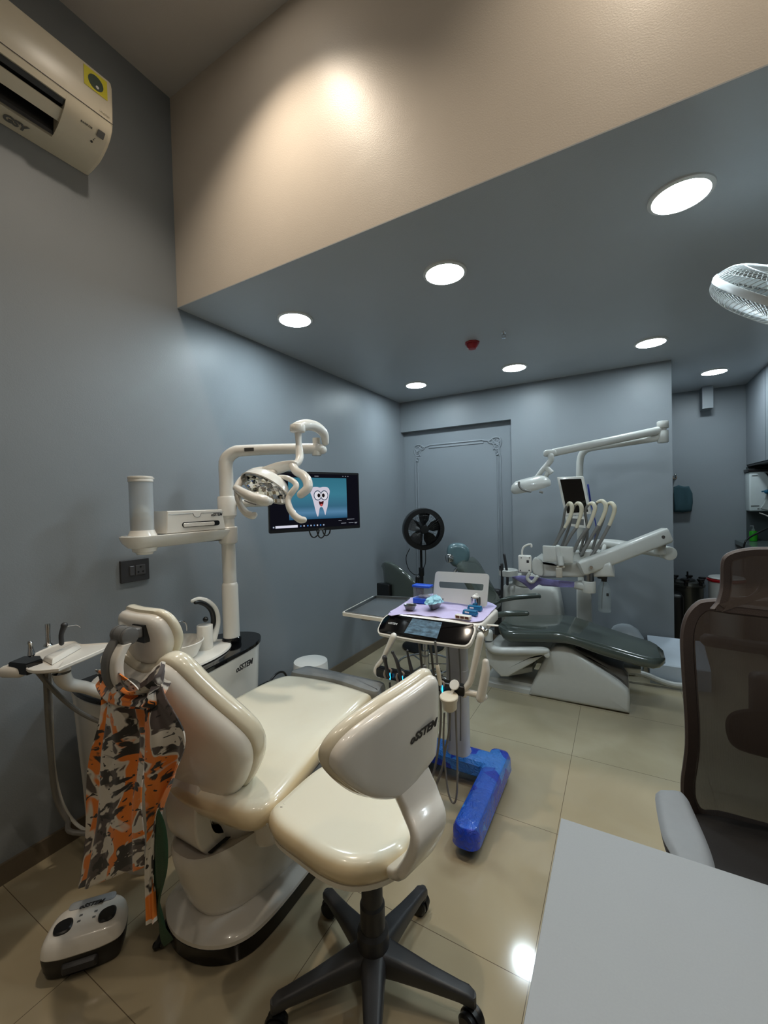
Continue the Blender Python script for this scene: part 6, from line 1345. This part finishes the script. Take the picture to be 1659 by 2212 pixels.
arl = ar+[V((2.165, .90, .69)), V((2.13, .88, .69)), V((2.105, .90, .69))]+al
for sx in (1, -1):
    ol = [(p.x if sx > 0 else 2*XM-p.x, p.y) for p in arl]
    b = B(); slab(b, [(p[0], p[1]) for p in cr([(a, c, 0) for a, c in ol], 3, True)], (0, 0, .664), (1, 0, 0), (0, 1, 0), [(.014, 0), (.003, .006), (0, .014), (.006, .022), (.014, .026)], capk=4); apd = obj('armrest', b, M_pad2, oc)
    b = B(); slab(b, inset(ccw([(p[0], p[1]) for p in cr([(a, c, 0) for a, c in ol], 3, True)]), .004), (0, 0, .652), (1, 0, 0), (0, 1, 0), [(.01, 0), (0, .004), (0, .013)], capk=2); X_ = 2.14 if sx > 0 else 2*XM-2.14
    tube(b, [V((X_, 1.05, .655)), V((X_+.005*sx, 1.08, .55)), V((X_+.06*sx, 1.15, .43)), V((X_+.15*sx, 1.18, .42))], .02, 10, 4); obj('armrest_support', b, M_ocf, apd)
b = B(); cyl(b, (XM, 1.15, .10), (XM, 1.15, .44), .028, 18); rbox(b, (XM, 1.17, .43), (.2, .3, .03), .01); obj('gas_lift', b, M_ocf, oc)
for k in range(5):
    A = 2*PI*k/5+.9; d = V((math.cos(A), math.sin(A), 0)); b = B(); tube(b, [V((XM, 1.15, .11)), V((XM, 1.15, .10))+d*.15, V((XM, 1.15, .075))+d*.29], [.028, .022, .016], 10, 3); lg = obj('leg', b, M_ocf, oc)
    b = B(); c = V((XM, 1.15, .03))+d*.29; s = V((-d.y, d.x, 0)); lathe(b, [(.01, -.024), (.028, -.02), (.03, 0), (.028, .02), (.01, .024)], c, s, 18); obj('castor', b, M_black, lg)

# ================================================================== DESK
dk = thing('desk', 'light grey desk corner in the right foreground', 'desk', (2.5, .3, 0))
M_desk = mat('light_grey_laminate', (146, 150, 153), .5, var=.04, scale=300)
b = B(); slab(b, [(1.912, -.35), (3.55, -.35), (3.55, .872), (1.912, .868)], (0, 0, .722), (1, 0, 0), (0, 1, 0), rprof(.028, .002, 2), capk=2); obj('top', b, M_desk, dk)
for x, y in ((1.99, .80), (3.45, .80), (1.99, -.25), (3.45, -.25)):
    b = B(); rbox(b, (x, y, .361), (.05, .05, .722), .006); obj('leg', b, M_white2, dk)
